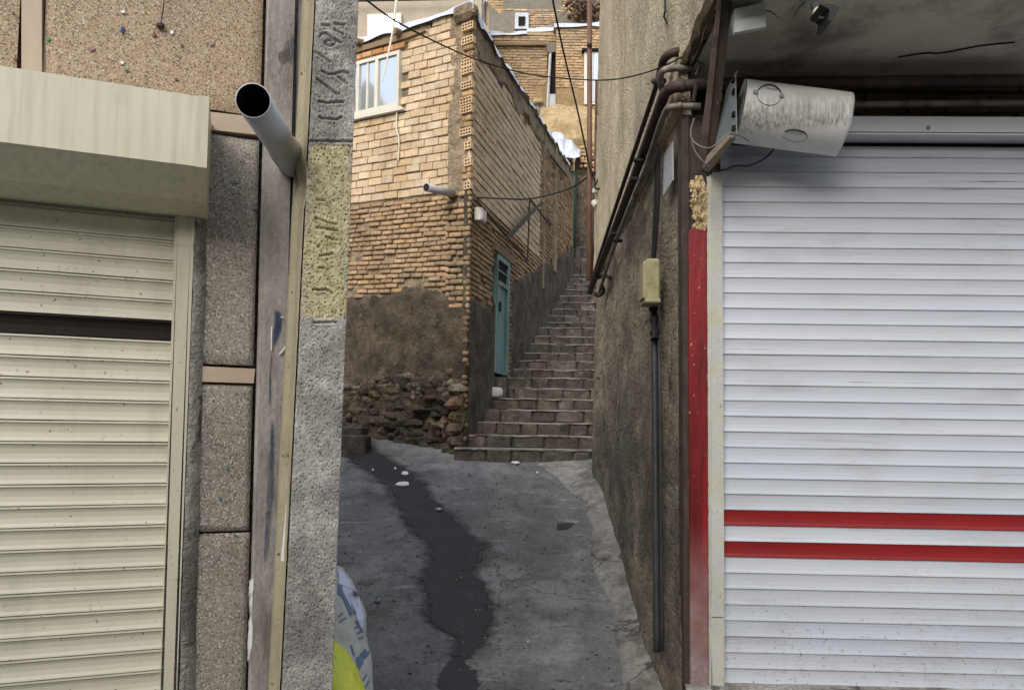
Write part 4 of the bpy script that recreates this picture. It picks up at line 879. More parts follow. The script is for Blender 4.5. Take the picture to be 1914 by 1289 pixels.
# timber lintel, brick on edge over the window, beam ends
b = MB()
def tim(p, q, r, name='timber_beam', m=M['wood'], seg=8):
    b = MB(); b.tube([p, q], r, seg); return b.build(name, m, bh)
zl = wz1 + .12
b = MB(); b.wprism(FW, [(wu0 - .45, zl + .03), (wu0 - .1, zl), (uLw, zl - .01), (uLw, zl + .06), (wu0 - .1, zl + .075), (wu0 - .42, zl + .05)], -.02, .045); b.build('timber_lintel', M['wood'], bh)
b = MB(); bricks(b, FW, [(zl - .055, .08)], lambda z: wu0 - .05, lambda z: wl, .19, .012, .02, .004, None, .12, .05, 51, .008, (.85, .6, .42)); b.build('lintel_bricks', M['tile'], bh)
p_ = FW.uz(741, 60, .1); tim(FW.pt(p_[0] - .03, p_[1] + .02, -.1), FW.pt(p_[0], p_[1], .14), .05)
p_ = FW.uz(680, 83); tim(FW.pt(p_[0] - .05, p_[1] + .02, -.1), FW.pt(p_[0] + .02, p_[1], .12), .045)
b = rough_face(FW, wu0 - .5, uLw, wz1 + .15, wz1 + .26, .03, .05, 17, .0); b.build('mud_patch', M['mud'], bh, smooth=True)
# side door
dz0 = 2.40; dz1 = SW.uz(930, 478)[1]
dr = MB(); dd0, dd1 = udoor0, udoor1
dr.wprism(SW, [(dd0, dz0), (dd0 + .05, dz0), (dd0 + .05, dz1), (dd0, dz1)], -.03, .05); dr.wprism(SW, [(dd1 - .06, dz0), (dd1, dz0), (dd1, dz1), (dd1 - .06, dz1)], -.03, .055)
dr.wprism(SW, [(dd0 + .05, dz1 - .07), (dd1 - .06, dz1 - .07), (dd1 - .06, dz1), (dd0 + .05, dz1)], -.03, .05)
dr.wprism(SW, [(dd0 + .05, dz1 - .42), (dd1 - .06, dz1 - .42), (dd1 - .06, dz1 - .36), (dd0 + .05, dz1 - .36)], -.03, .045)
dr.wprism(SW, [(dd0 + .05, dz1 - .22), (dd1 - .06, dz1 - .22), (dd1 - .06, dz1 - .20), (dd0 + .05, dz1 - .20)], -.03, .035)
do = dr.build('door', M['greendoor'], bh)
b = MB(); mid = (dd0 + dd1) / 2; b.wprism(SW, [(dd0 + .05, dz0), (mid - .006, dz0), (mid - .006, dz1 - .42), (dd0 + .05, dz1 - .42)], -.03, .022); b.wprism(SW, [(mid + .006, dz0), (dd1 - .06, dz0), (dd1 - .06, dz1 - .42), (mid + .006, dz1 - .42)], -.03, .012); b.build('door_leaf', M['greendoor'], do)
b = MB(); b.wprism(SW, [(dd0 + .05, dz1 - .36), (dd1 - .06, dz1 - .36), (dd1 - .06, dz1 - .07), (dd0 + .05, dz1 - .07)], -.03, .015); b.build('transom_glass', M['dark'], do)
b = MB(); b.cbox(SW.pt(dd0 + .22, dz0 + .95, .035), (.03, .05, .14), b=.008); b.build('handle', M['black'], do)
b = MB(); bricks(b, SW, [(2.4 + i * .07, .055) for i in range(22)], lambda z: udoor1 + .02, lambda z: udoor1 + .2 + .04 * nz(z, 1, s=6), .16, .012, .04, .008, None, .2, .06, 61, .012, (.8, .75, .7)); b.build('door_jamb_bricks', M['oldbrick'], bh)
b = MB(); b.wprism(SW, [(dd0 - .15, dz1 + .02), (dd1 + .25, dz1 + .02), (dd1 + .25, dz1 + .14), (dd0 - .15, dz1 + .14)], -.05, .06); b.build('door_lintel', M['wood'], bh)

# bits fixed to the house
sp = thing('drain_spout', 'small grey plastic spout sticking out of the brick corner house', 'pipe')
b = MB(); pA = at(846, 362, 9.42); pB = at(797, 350, 9.0); b.tube([pA, pB], .052, 16); b.build('spout_pipe', M['pvc'], sp, smooth=2)
ax = (pB - pA).normalized(); b = MB(); b.tube([pB + ax * .001, pB + ax * .004], .045, 16); b.build('spout_bore', M['pvcin'], sp)
st = MB(); st.tube([at(744, -30, 9.75), at(736, 45, 9.72), at(728, 90, 9.7), at(715, 152, 9.62)], .016, 6, 4, rfn=lambda t: .022 - .014 * t)
tag(st.build('wooden_stick', M['wframe']), 'long thin pale stick hanging down in front of the white house window', 'stick')
st = MB(); st.tube([FW.P(742, 206, .03), FW.P(741, 240, .035), FW.P(746, 262, .03), FW.P(744, 300, .03)], .011, 6, 4)
tag(st.build('hanging_cord', M['wframe']), 'pale cord hanging below the right end of the white house window', 'cord')
mb_ = thing('wall_box', 'small white electric box on the dark side wall of the brick house', 'electric box')
b = MB(); Rs = Matrix((SW.t, SW.n, Vector((0, 0, 1)))).transposed(); u_, z_ = SW.uz(896, 403, .06); b.cbox(SW.pt(u_, z_, .07), (.2, .1, .17), Rs, .01); b.build('box_body', M['plasticwhite'], mb_)
b = MB(); b.cbox(SW.pt(u_, z_, .125), (.17, .012, .14), Rs, .004); b.build('box_lid', M['plasticwhite'], mb_)
fr_ = thing('wall_bracket', 'rusty angle iron brace bars fixed on the side wall over the pale green door', 'bracket')
for pa, pb in (((888, 372), (986, 487)), ((990, 372), (986, 487))):
    b = MB(); b.tube([SW.P(pa[0], pa[1], .10), SW.P(pb[0], pb[1], .10)], .018, 4); b.build('bar', M['rust'], fr_)
for pa, pb in (((992, 375), (1029, 422)), ((1029, 290), (1060, 330))):
    b = MB(); b.tube([SW.P(pa[0], pa[1], .08), SW.P(pb[0], pb[1], .08)], .018, 4); b.build('bar', M['rust'], fr_)
cl = MB(); pts = [(1012, 376), (1016, 378), (985, 412), (960, 440), (944, 448), (950, 438), (978, 407)]
cl.prism([SW.P(x, y, .12) for x, y in pts], [SW.P(x, y, .13) for x, y in pts])
tag(cl.build('netting', mat('grey_netting', [(.3, '3a3531'), (.7, '5a544c')], 30, rough=.9)), 'dark strip of torn netting slung across the bars on the side wall', 'netting')

# ================================================================= STEPS
ys_ = [839.7, 814, 790, 766, 745, 725.7, 706, 690, 674, 659, 642.6, 628, 612, 602, 589.7, 577, 564, 551.5, 541, 530, 520.7, 513, 484, 460.5]
T = .335; stair = thing('stone_staircase', 'long flight of worn grey brown stone steps climbing between the walls', 'staircase')
tops = []
for n, y in enumerate(ys_):
    Yn = 9.0 + T * n; p = at(1060, y, Yn); tops.append(p.z)
rs = random.Random(12)
def swX(Y): return C0.x + .27 * (Y - C0.y)
for n in range(24):
    Yn = 9.0 + T * n; z1 = tops[n]; z0 = tops[n - 1] if n else z1 - .2
    xl = swX(Yn) - .05
    if n == 0: xl = at(848, 840, Yn).x
    if n == 1: xl = at(863, 812, Yn).x - .02
    xr = 1.9
    if n >= 21: xl = max(xl, at(1064, 500, Yn).x); xr = at(1112, 480, Yn).x + .5
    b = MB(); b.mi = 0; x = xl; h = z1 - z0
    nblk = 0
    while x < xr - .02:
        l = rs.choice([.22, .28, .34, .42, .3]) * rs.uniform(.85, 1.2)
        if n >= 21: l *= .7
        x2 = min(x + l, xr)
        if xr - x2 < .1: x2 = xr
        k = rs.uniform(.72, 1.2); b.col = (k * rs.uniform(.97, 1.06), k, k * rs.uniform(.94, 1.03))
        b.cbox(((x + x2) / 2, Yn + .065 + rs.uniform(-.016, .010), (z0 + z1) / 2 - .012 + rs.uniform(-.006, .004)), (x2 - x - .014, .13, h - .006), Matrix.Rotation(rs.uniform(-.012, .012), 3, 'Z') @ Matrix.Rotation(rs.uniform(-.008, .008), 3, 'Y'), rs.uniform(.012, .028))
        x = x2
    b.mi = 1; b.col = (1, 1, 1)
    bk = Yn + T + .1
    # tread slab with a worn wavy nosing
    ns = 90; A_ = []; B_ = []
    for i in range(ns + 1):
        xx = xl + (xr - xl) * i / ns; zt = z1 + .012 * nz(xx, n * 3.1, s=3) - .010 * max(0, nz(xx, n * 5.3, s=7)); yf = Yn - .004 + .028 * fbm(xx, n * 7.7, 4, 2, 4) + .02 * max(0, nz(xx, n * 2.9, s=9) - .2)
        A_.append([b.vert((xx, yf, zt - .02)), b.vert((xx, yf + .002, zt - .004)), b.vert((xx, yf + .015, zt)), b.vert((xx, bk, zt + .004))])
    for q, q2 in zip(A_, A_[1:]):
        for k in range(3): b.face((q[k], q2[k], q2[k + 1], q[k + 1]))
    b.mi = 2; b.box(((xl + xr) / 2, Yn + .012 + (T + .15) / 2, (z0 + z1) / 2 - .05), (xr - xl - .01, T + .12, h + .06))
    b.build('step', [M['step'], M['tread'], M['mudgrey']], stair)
b = MB(); f0 = at(906, 706, 10.5); f1 = at(946, 706, 10.5); b.col = (.9, .88, .85); b.cbox(((f0.x + f1.x) / 2 - .02, 10.85, (f0.z + tops[4]) / 2), (f1.x - f0.x + .06, .7, f0.z - tops[4] + .02), None, .015); b.build('landing_block', M['step'], stair)
# parcel on the steps
pk = thing('wrapped_parcel', 'crumpled white plastic parcel lying on the fifth step below the green door', 'parcel')
b = MB(); c_ = at(924, 733, 10.36)
def pcl(u, v):
    th = u * 2 * math.pi; ph = (v - .5) * math.pi; x = math.copysign(abs(math.cos(ph) * math.cos(th)) ** .5, math.cos(th)); y_ = math.copysign(abs(math.cos(ph) * math.sin(th)) ** .6, math.sin(th)); z = math.copysign(abs(math.sin(ph)) ** .6, ph)
    k = 1 + .12 * nz(x * 3, y_ * 3, z * 3); return c_ + Vector((x * .115 * k, y_ * .07 * k, z * .072 * k))
b.grid(pcl, 24, 14); b.build('parcel_body', mat('parcel_plastic', [(.3, 'b5b6b4'), (.7, 'c9cac8')], 9, rough=.5, layers=[dict(hex='6f6d68', scale=12, lo=.55, hi=.68, amt=.7)]), pk, smooth=True)
for (x, y, s_) in ((963, 862, 10), (956, 1, 0),):
    if not s_: continue
gm = MB(); gr = random.Random(77)
for i in range(700):
    t_ = gr.random() ** .7; Yg = 9.4 - 5.2 * t_; xg = gr.uniform(-1.6, .9)
    if gr.random() < .45: xg = gr.choice([.80, -.2]) + gr.gauss(0, .12)
    if xg > .93 or Yg > 8.95 and xg > -.6: continue
    sz = gr.uniform(.003, .011); q = gr.uniform(.5, 1.5); gm.col = (q, q * .98, q * .95); rock(gm, (xg, Yg, gz(xg, Yg) + sz * .5), sz, (1, 1, .6), i, gm.col)
tag(gm.build('grit', M['rubble']), 'loose grit and small stones strewn over the alley floor', 'grit', kind='stuff')
# litter
def litter(name, label, px, py, w_, h_, m=M['whitepaper'], cat='litter', grp='scraps of litter on the alley floor'):
    b = MB(); c = ground(px, py, .012); n_ = 9; pts = []
    for i in range(n_):
        a = i / n_ * 6.283; pts.append(ground(px + math.cos(a) * w_ / 2 * random.uniform(.7, 1.1), py + math.sin(a) * h_ / 2 * random.uniform(.7, 1.1), .014 + .02 * random.random()))
    ci = b.vert(c + Vector((0, 0, .012))); ids = [b.vert(p) for p in pts]
    for i in range(n_): b.face((ci, ids[i], ids[(i + 1) % n_]))
    lo = [b.vert(p - Vector((0, 0, .008))) for p in pts]
    for i in range(n_): b.face((ids[i], lo[i], lo[(i + 1) % n_], ids[(i + 1) % n_]))
    b.face(lo[::-1])
    tag(b.build(name, m), label, cat, grp)
litter('paper_scrap', 'white scrap lying just in front of the bottom step', 964, 863, 17, 5)
litter('paper_scrap', 'largest white scrap on the upper end of the wet streak', 753, 903, 30, 9)
litter('paper_scrap', 'crumpled pale scrap just above the biggest one on the wet streak', 757, 883, 14, 7)
litter('paper_scrap', 'small pale scrap at the wet streak edge below the biggest scrap', 820, 950, 13, 5, M['paper'])
litter('paper_scrap', 'flat white scrap near the rubble wall at the streak top', 683, 832, 16, 4)
litter('crumpled_wrapper', 'crumpled blue grey wrapper on the alley floor right of the sack', 706, 1119, 15, 11, mat('blue_wrapper', [(.3, '3f4a63'), (.7, '8b93a3')], 40, rough=.5), 'wrapper')
for (x, y, wh) in ((987, 1198, 'nearest the viewer, right of the wet streak'), (1004, 882, 'just below the right part of the bottom step'), (697, 877, 'leftmost of the two on the wet streak top'), (739, 874, 'rightmost of the two on the wet streak top')):
    litter('paper_speck', 'tiny white paper speck ' + wh, x, y, 5, 3, M['whitepaper'], 'litter', 'tiny white specks on the alley floor')
sm = thing('stone_step', 'low dark stone step at the foot of the rubble wall beside the pole', 'step')
for i, (x0, x1, y, Y) in enumerate(((610, 677, 797, 9.6), (600, 683, 812, 9.35))):
    b = MB(); a = at(x0, y, Y); c = at(x1, y, Y); b.col = (.75, .75, .75); b.cbox(((a.x + c.x) / 2, Y + .2, a.z - (.06 if i == 0 else .16)), (c.x - a.x, .4, .13 if i == 0 else .32), None, .02); b.build('tread_block', M['step'], sm)

# ================================================================= RIGHT BUILDING
rb = thing('stucco_building', 'mud stuccoed corner building whose upper floor juts over the white shutter shop', 'building')
c_near = at(1281, 700, 4.03); fb = at(1106, 875, 8.9); ft = at(1129, 0, 8.9)
ZS = 3.62
def ralley(Y, z, out=0):
    t = (Y - 4.03) / (8.9 - 4.03); far = fb.x + (ft.x - fb.x) * (z - fb.z) / (ft.z - fb.z)
    x = c_near.x + (far - c_near.x) * t
    return Vector((x - out, Y, z))
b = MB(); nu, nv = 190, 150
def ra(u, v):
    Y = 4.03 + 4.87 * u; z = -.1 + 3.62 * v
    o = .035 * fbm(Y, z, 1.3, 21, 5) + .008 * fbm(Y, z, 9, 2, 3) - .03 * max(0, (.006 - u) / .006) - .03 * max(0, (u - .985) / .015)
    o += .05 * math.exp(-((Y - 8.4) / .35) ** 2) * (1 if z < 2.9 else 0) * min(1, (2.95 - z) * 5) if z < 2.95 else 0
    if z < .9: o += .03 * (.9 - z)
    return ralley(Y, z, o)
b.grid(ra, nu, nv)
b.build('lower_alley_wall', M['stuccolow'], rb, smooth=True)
b = MB(); Ya = 3.05
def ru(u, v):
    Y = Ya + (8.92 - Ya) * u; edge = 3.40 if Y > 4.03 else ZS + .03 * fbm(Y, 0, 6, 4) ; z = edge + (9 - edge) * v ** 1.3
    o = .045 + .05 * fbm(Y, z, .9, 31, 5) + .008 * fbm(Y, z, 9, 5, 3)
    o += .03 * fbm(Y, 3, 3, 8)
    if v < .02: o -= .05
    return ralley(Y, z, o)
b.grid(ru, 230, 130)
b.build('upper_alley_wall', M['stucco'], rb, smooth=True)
# broken edge under the jetty
b = MB()
def be(u, v):
    Y = Ya + (4.2 - Ya) * u; p = ralley(Y, ZS + .03 * fbm(Y, 0, 6, 4), .0); return p + Vector((-.02 + .07 * v + .02 * nz(Y, v * 3, s=12), 0, .02 + .03 * nz(Y, v * 2, s=8) - .0 * v))
b.grid(be, 60, 6); b.build('broken_edge', M['mud'], rb, smooth=True)
# mass behind the alley walls
b = MB(); b.prism([(c_near.x + .06, 4.25, -.2), (4.5, 4.25, -.2), (4.5, 8.85, -.2), (fb.x + .07, 8.85, -.2)], [(c_near.x + .06, 4.25, 9), (4.5, 4.25, 9), (4.5, 8.85, 9), (ft.x + .12, 8.85, 9)]); b.build('core', M['mud'], rb)
# jetty: soffit and front
b = MB()
def sf(u, v):
    X = c_near.x + .03 + 3.6 * u; Y = 3.05 + 1.25 * v; return (X, Y, ZS + .012 * fbm(X, Y, 1.2, 3) + (.0))
b.grid(sf, 60, 40); b.build('soffit', M['soffit'], rb, smooth=True)
b = MB(); b.box((c_near.x + 1.86, 3.64, 6.3), (3.5, 1.15, 5.2)); b.build('upper_storey', M['stucco'], rb)
b = MB(); b.tube([at(x, y, 3.62 if i else 3.6) for i, (x, y) in enumerate([])] or [Vector((2.0, 3.85, ZS - .002)), Vector((2.12, 3.80, ZS - .003)), Vector((2.2, 3.80, ZS - .002)), Vector((2.35, 3.72, ZS - .003)), Vector((2.5, 3.68, ZS - .002))], .004, 5, 4); b.build('soffit_crack', M['dark'], rb)
# recessed wall of hollow bricks above the shutter
b = MB(); yw = 4.18
b.quad((c_near.x + .03, yw + .03, 2.9), (4.5, yw - .03, 2.9), (4.5, yw - .03, 3.8), (c_near.x + .03, yw + .03, 3.8)); b.build('recess_back', M['dark'], rb)
BW = Wall((1.0, 4.13), (1, -.026)); b = MB(); bricks(b, BW, [(3.02 + i * .118, .108) for i in range(6)], lambda z: .1, lambda z: 3.4, .22, .008, .0, .003, None, .2, .1, 71, .003)
b.build('hollow_bricks', M['holbrick'], rb)
b = MB(); b.wprism(RW, [(.0, 2.86), (3.3, 2.86), (3.3, 3.06), (.0, 3.06)], -.12, -.06); b.build('lintel_beam', M['rust'], rb)
# threshold
b = MB()
def th(u, v):
    uu = -.2 + 3.7 * u; z0 = RW.uz(1350, 1276)[1]
    prof_ = [(-.2, z0), (.0, z0), (.03, z0 - .01), (.045, z0 - .03), (.05, z0 - .2), (.05, z0 - .35)]
    o, z = prof_[min(5, int(round(v * 5)))]
    return RW.pt(uu, z + .004 * nz(uu, 2, s=6), o + .006 * nz(uu, z, s=7))
b.grid(th, 60, 5); b.build('threshold', M['mortar'], rb)
# steel post at the corner, red painted board, jamb
sp_ = thing('steel_corner_post', 'dull brown steel post at the stucco corner left of the red board', 'post')
b = MB(); b.wpix(RW, [(1274, 215), (1287, 215), (1292, 1340), (1279, 1340)], -.1, .012); b.wpix(RW, [(1287.5, 215), (1322, 215), (1326, 1340), (1292.5, 1340)], -.1, -.004); b.build('post_web', M['rust'], sp_)
rd = thing('red_board', 'tall upright board sprayed red, its foot faded to grey, left of the white shutter', 'board')
b = MB()
def rbd(u, v):
    y = 432 + v * 850; xl = 1284 + v * 4.5; xr = 1322 + v * 4 + 2.5 * fbm(y * .05, 1, 1, 3); x = xl + (xr - xl) * u
    e = min(u, 1 - u); return RW.P(x, y, .0 + .022 * min(1, e / .08) ** .5 + .002 * fbm(x * .1, y * .02, 1, 5))
b.grid(rbd, 24, 120); b.build('board_face', M['redpaint'], rd, smooth=True)
b = MB(); b.wpix(RW, [(1284, 430), (1300, 424), (1310, 430), (1322, 426), (1322, 434), (1284, 434)], -.01, .012); b.build('board_top', M['redpaint'], rd)
# foam
b = MB()
def fo(u, v):
    y = 328 + 106 * v; wl_ = 1291 + 7 * fbm(y * .06, 1, 1.4, 2, 4) * 2 + 10 * max(0, (v - .35)) + (8 if v < .08 else 0); wr = 1325 + 2 * nz(y * .1, 4) - (12 * max(0, .3 - v) / .3)
    x = wl_ + (wr - wl_) * u; e = math.sin(math.pi * min(1, max(0, u))) ** .5 * math.sin(math.pi * min(1, max(0, v))) ** .3
    return RW.P(x, y, -.006 + e * (.022 + .035 * abs(fbm(x * .09, y * .03, 1.6, 5, 4)) * 2 + .012 * nz(x * .5, y * .12)))
b.grid(fo, 40, 130)
tag(b.build('foam_filler', M['foam'], smooth=True), 'lumpy yellowed expanding foam oozing above the red board', 'foam')
# ---- right shutter
shR = thing('roller_shutter', 'closed white roller shutter with two red slats near the bottom', 'roller shutter')
ph = RW.uz(1351, 894)[1]; pit = (RW.uz(1351, 402.7)[1] - RW.uz(1351, 1218)[1]) / 28
d_ = slats(RW, RW.uz(1347, 800)[0], 3.2, RW.uz(1600, 272)[1], RW.uz(1351, 1276)[1], ph, pit, -.01, {2: 1, 4: 1}, None, None, depth=.0125, prof=[(0, -.004), (.015, -.0035), (.05, -.0050), (.25, -.0066), (.5, -.0066), (.75, -.0040), (.93, .0002), (.97, .0002), (.985, -.004), (1.0, -.010)])
d_[0].build('slat_curtain', M['white'], shR)
o = d_[1].build('red_slats', M['redslat'], shR); o['label'] = 'two red slats'
b = MB(); b.wprism(RW, [(RW.uz(1340, 800)[0], .1), (3.2, .1), (3.2, 3.1), (RW.uz(1340, 800)[0], 3.1)], -.08, -.03); b.build('curtain_back', M['dark'], shR)
b = MB()
def jf(y0, y1, x0a, x0b, x1a, x1b, o1):
    b.wpix(RW, [(x0a, y0), (x1a, y0), (x1b, y1), (x0b, y1)], -.03, o1)
jf(322, 1152, 1329, 1328, 1350, 1354, .016); jf(1154, 1282, 1328, 1332, 1354, 1354, .018)
b.build('guide_rail', M['jamb'], shR)
b = MB()
def rag(u, v):
    y = 330 + v * 950; xl = 1321 + 4 * v + 3 * fbm(y * .08, 2, 1, 3); xr = 1330; x = xl + (xr - xl) * u; return RW.P(x, y, .019 - .012 * (1 - u))
b.grid(rag, 3, 160); b.build('paint_edge', M['jamb'], shR)
b = MB()
zl0 = RW.uz(1740, 251, .085)[1]; zl1 = RW.uz(1740, 218, .085)[1]
b.wprism(RW, [(.25, zl0 + .012), (3.3, zl0 + .012), (3.3, zl1), (.25, zl1)], -.03, .085); b.wprism(RW, [(.25, zl0 - .004), (3.3, zl0 - .004), (3.3, zl0 + .004), (.25, zl0 + .004)], -.03, .09)
b.build('top_rail', M['lintel'], shR)
b = MB(); b.tube([RW.P(1735, 239, .083), RW.P(1735, 239, .093)], .011, 12); b.build('bolt', M['galvplate'], shR)

# steel angle beam leaning in front of the recess
ab = thing('angle_iron_post', 'rusty angle iron post leaning at the shop corner below the soffit', 'post')
def strip(pa, Y, dY, m, name, par):
    b = MB(); f = [at(x, y, Y - (.42 if y < 0 else 0)) for x, y in pa]; k = [p + Vector((0, dY, 0)) for p in f]; b.prism(k, f); return b.build(name, m, par)
strip([(1347, -40), (1353, -40), (1318, 318), (1304, 318)], 3.72, .012, M['rustlight'], 'front_flange', ab)
strip([(1353.5, -40), (1374, -40), (1331, 325), (1314, 318)], 3.735, .02, M['rust'], 'side_flange', ab)
b = MB(); b.prism([at(x, y, 3.9) for x, y in ((1324, 178), (1350, 172), (1350, 188), (1326, 192))], [at(x, y, 3.86) for x, y in ((1324, 178), (1350, 172), (1350, 188), (1326, 192))]); b.build('welded_tab', M['rustlight'], ab)

# motor cover with bracket plate
mc = thing('shutter_motor_cover', 'dirty white half round sheet motor cover above the left end of the white shutter', 'motor cover')
A = at(1384, 200, 3.74); Bq = at(1566, 223, 3.70)
ax = (Bq - A).normalized(); upv = (Vector((0, 0, 1)) - ax * ax.z).normalized(); fw = ax.cross(upv); 
if fw.y > 0: fw = -fw
Lc = (Bq - A).length + .035
# cross section in (fw, up): round front and top, straight tail at the bottom back
r_c = .135
prof = []
for k in range(0, 19):
    a = R(125 - k * 175 / 18); prof.append((math.cos(a) * r_c * .9, math.sin(a) * r_c))
prof += [(.055, -.125), (.02, -.145), (-.02, -.158), (-.06, -.166), (-.075, -.160), (-.10, -.10), (-.12, .0), (-.115, .07)]
b = MB(); nL = 24
rings = []
for i in range(nL + 1):
    t = i / nL
    rings.append([b.vert(A + ax * (Lc * t) + fw * p[0] + upv * p[1]) for p in prof])
for a, c in zip(rings, rings[1:]):
    for k in range(len(prof)): k2 = (k + 1) % len(prof); b.face((a[k], a[k2], c[k2], c[k]))
b.face(rings[-1])
mcov = mat('sooted_white_sheet', [(.3, 'cfcfcb'), (.7, 'd8d8d4')], 3, rough=.42, spec=.4, layers=[dict(hex='6b5f4e', scale=70, lo=.38, hi=.68, stretch=(1, 1, .04), amt=.75, z=(A.z - .06, A.z + .03, A.z - .125, A.z - .15)), dict(hex='332c25', scale=60, lo=.50, hi=.68, stretch=(1, 1, .04), amt=.65, z=(A.z - .09, A.z - .04, A.z - .135, A.z - .16)), dict(hex='8f8a80', scale=6, lo=.5, hi=.7, amt=.3)])
b.build('cover_sheet', mcov, mc, smooth=True)
for p in bpy.data.objects[-1:] if False else []: pass
b = MB(); ids = [b.vert(A - ax * .004 + fw * p[0] + upv * p[1]) for p in prof]; b.face(ids); b.build('end_plate', M['plasticwhite'], mc)
def oncover(x, y):
    # intersect with cylinder part
    d = ray(x, y).normalized(); best = None; o_ = EYE
    for i in range(2000):
        p = o_ + d * (3.2 + i * .0005); q = p - A; fa = q.dot(fw); ua = q.dot(upv)
        if (fa / .9) ** 2 + ua ** 2 < (r_c + .0015) ** 2 or (fa > -.1 and fa < .035 + .1 and ua < -.05 and ua > -.166 and fa < -.062 + (ua + .166) * 2.6 + .004): return p
    return at(x, y, 3.6)
def disc(cx_, cy_, rx, ry, tilt, name):
    b = MB(); n_ = 28; c = oncover(cx_, cy_) ; pts = []
    for i in range(n_):
        a = i / n_ * 6.283; dx = math.cos(a) * rx; dy = math.sin(a) * ry; pts.append(oncover(cx_ + dx * math.cos(tilt) - dy * math.sin(tilt), cy_ + dx * math.sin(tilt) + dy * math.cos(tilt)))
    b.tube(pts + [pts[0]], .002, 6, cap=False, rfn=lambda t: .0013 + .0032 * max(0, -math.sin(6.283 * t))); b.build(name, M['black'], mc)
def oncover_mid(p, m_):
    q = p.lerp(m_, .5); d = (q - EYE); s_ = F / d.y; 
    # back to pixel
    c = RM.transposed() @ d; x = CX + c.x / -c.z * F; y = CY - c.y / -c.z * F
    return oncover(x, y)
disc(1438, 178, 23, 19, .15, 'hatch_rim')
disc(1486, 254, 23, 11, .1, 'hatch_rim')
b = MB()
for (x, y) in ((1412, 173), (1461, 180)): b.cbox(oncover(x, y) + Vector((0, -.005, 0)), (.022, .006, .018), None, .003)
b.build('hatch_clip', M['galvplate'], mc)
# bracket plate: thin sheet standing roughly along the alley direction
b = MB(); pl = [(1377, 133, 3.56), (1374, 140, 3.58), (1376, 250, 3.58), (1322, 318, 3.95), (1338, 262, 3.98), (1352, 200, 3.98), (1358, 166, 3.88)]
P_ = [at(*p) for p in pl]; b.prism([p + Vector((.006, .003, 0)) for p in P_], P_); b.build('bracket_plate', M['galvplate'], mc)
b = MB()
for (x, y, Y) in ((1371, 172, 3.64), (1366, 202, 3.72), (1371, 214, 3.64), (1361, 210, 3.78), (1370, 150, 3.62), (1371, 240, 3.62)):
    b.box(at(x, y, Y - .03), (.012, .03, .022))
b.build('slot', M['dark'], mc)
b = MB(); Q = [at(*p) for p in ((1312, 316, 3.72), (1366, 256, 3.52), (1375, 260, 3.52), (1325, 322, 3.72))]; b.prism([p + Vector((0, .01, .0)) for p in Q], Q)
Q2 = [at(*p) for p in ((1310, 304, 3.73), (1364, 244, 3.53), (1366, 256, 3.52), (1312, 316, 3.72))]; b.prism([p + Vector((0, .01, .0)) for p in Q2], Q2); b.build('bracket_arm', M['armtan'], mc)
cb = MB(); cb.tube([at(x, y, Y) for x, y, Y in ((1297, 222, 3.72), (1291, 250, 3.68), (1300, 268, 3.6), (1325, 277, 3.5), (1348, 262, 3.48), (1362, 250, 3.48), (1385, 255, 3.52), (1400, 264, 3.6))], .004, 6, 5)
cb.tube([at(x, y, Y) for x, y, Y in ((1291, 250, 3.68), (1297, 278, 3.66), (1312, 300, 3.64), (1325, 312, 3.66))], .004, 6, 5)
tag(cb.build('grey_cable', M['cablegrey']), 'grey cable looped over the galvanised bracket of the motor cover', 'cable')
cb = MB(); cb.tube([at(x, y, Y) for x, y, Y in ((1328, 318, 3.9), (1352, 318, 3.9), (1375, 310, 3.9), (1402, 309, 3.88), (1435, 292, 3.85), (1455, 264, 3.8))], .0045, 6, 5)
tag(cb.build('black_cable', M['black']), 'black cable drooping below the motor cover across the white shutter top', 'cable')

# junction box and camera on the soffit
jb = thing('junction_box', 'grey plastic junction box fixed under the soffit beside the leaning angle post', 'junction box')
def prism_pix(px, Y, d, m, name, par):
    b = MB(); f = [at(x, y, Y) for x, y in px]; b.prism([p + Vector(d) for p in f], f); return b.build(name, m, par)
prism_pix([(1373, 40), (1432, 26), (1432, 50), (1373, 61)], 3.32, (0, .03, .002), M['bluegrey'], 'box_lid', jb)
prism_pix([(1373, 17), (1425, 6), (1431, 8), (1431, 26), (1373, 40)], 3.345, (0, .16, .01), M['bluegrey'], 'box_body', jb)
cc = thing('security_camera', 'small white bullet security camera with black hood under the soffit', 'camera')
b = MB(); b.tube([at(1515, -4, 3.3), at(1516, 8, 3.3)], .04, 14, rfn=lambda t: .045 - .02 * t); b.build('mount_base', M['bluegrey'], cc, smooth=2)
b = MB(); b.tube([at(1516, 6, 3.3), at(1518, 18, 3.3), at(1530, 19, 3.26)], .007, 8); b.build('mount_arm', M['bluegrey'], cc)
b = MB(); b.tube([at(1526, 24, 3.18), at(1551, 27, 3.13)], .024, 24); b.build('camera_body', M['plasticwhite'], cc, smooth=False)
b = MB()
for w_, px in ((0, [(1534, 7), (1555, 8), (1569, 12), (1568, 20), (1561, 31), (1556, 38), (1547, 39), (1549, 30), (1551, 20), (1545, 14), (1536, 11)]),):
    f = [at(x, y, 3.08) for x, y in px]; b.prism([p + Vector((0, .12, 0)) for p in f], f)
b.build('hood', M['black'], cc)
cb = MB(); cb.tube([at(1432, 21, 3.36), at(1442, 23, 3.33), at(1458, 36, 3.3), at(1468, 40, 3.3), at(1480, 35, 3.3), at(1494, 15, 3.3), at(1506, 4, 3.3)], .0035, 6, 5)
tag(cb.build('camera_cable', M['cablegrey']), 'thin grey cable sagging between the junction box and the security camera', 'cable')

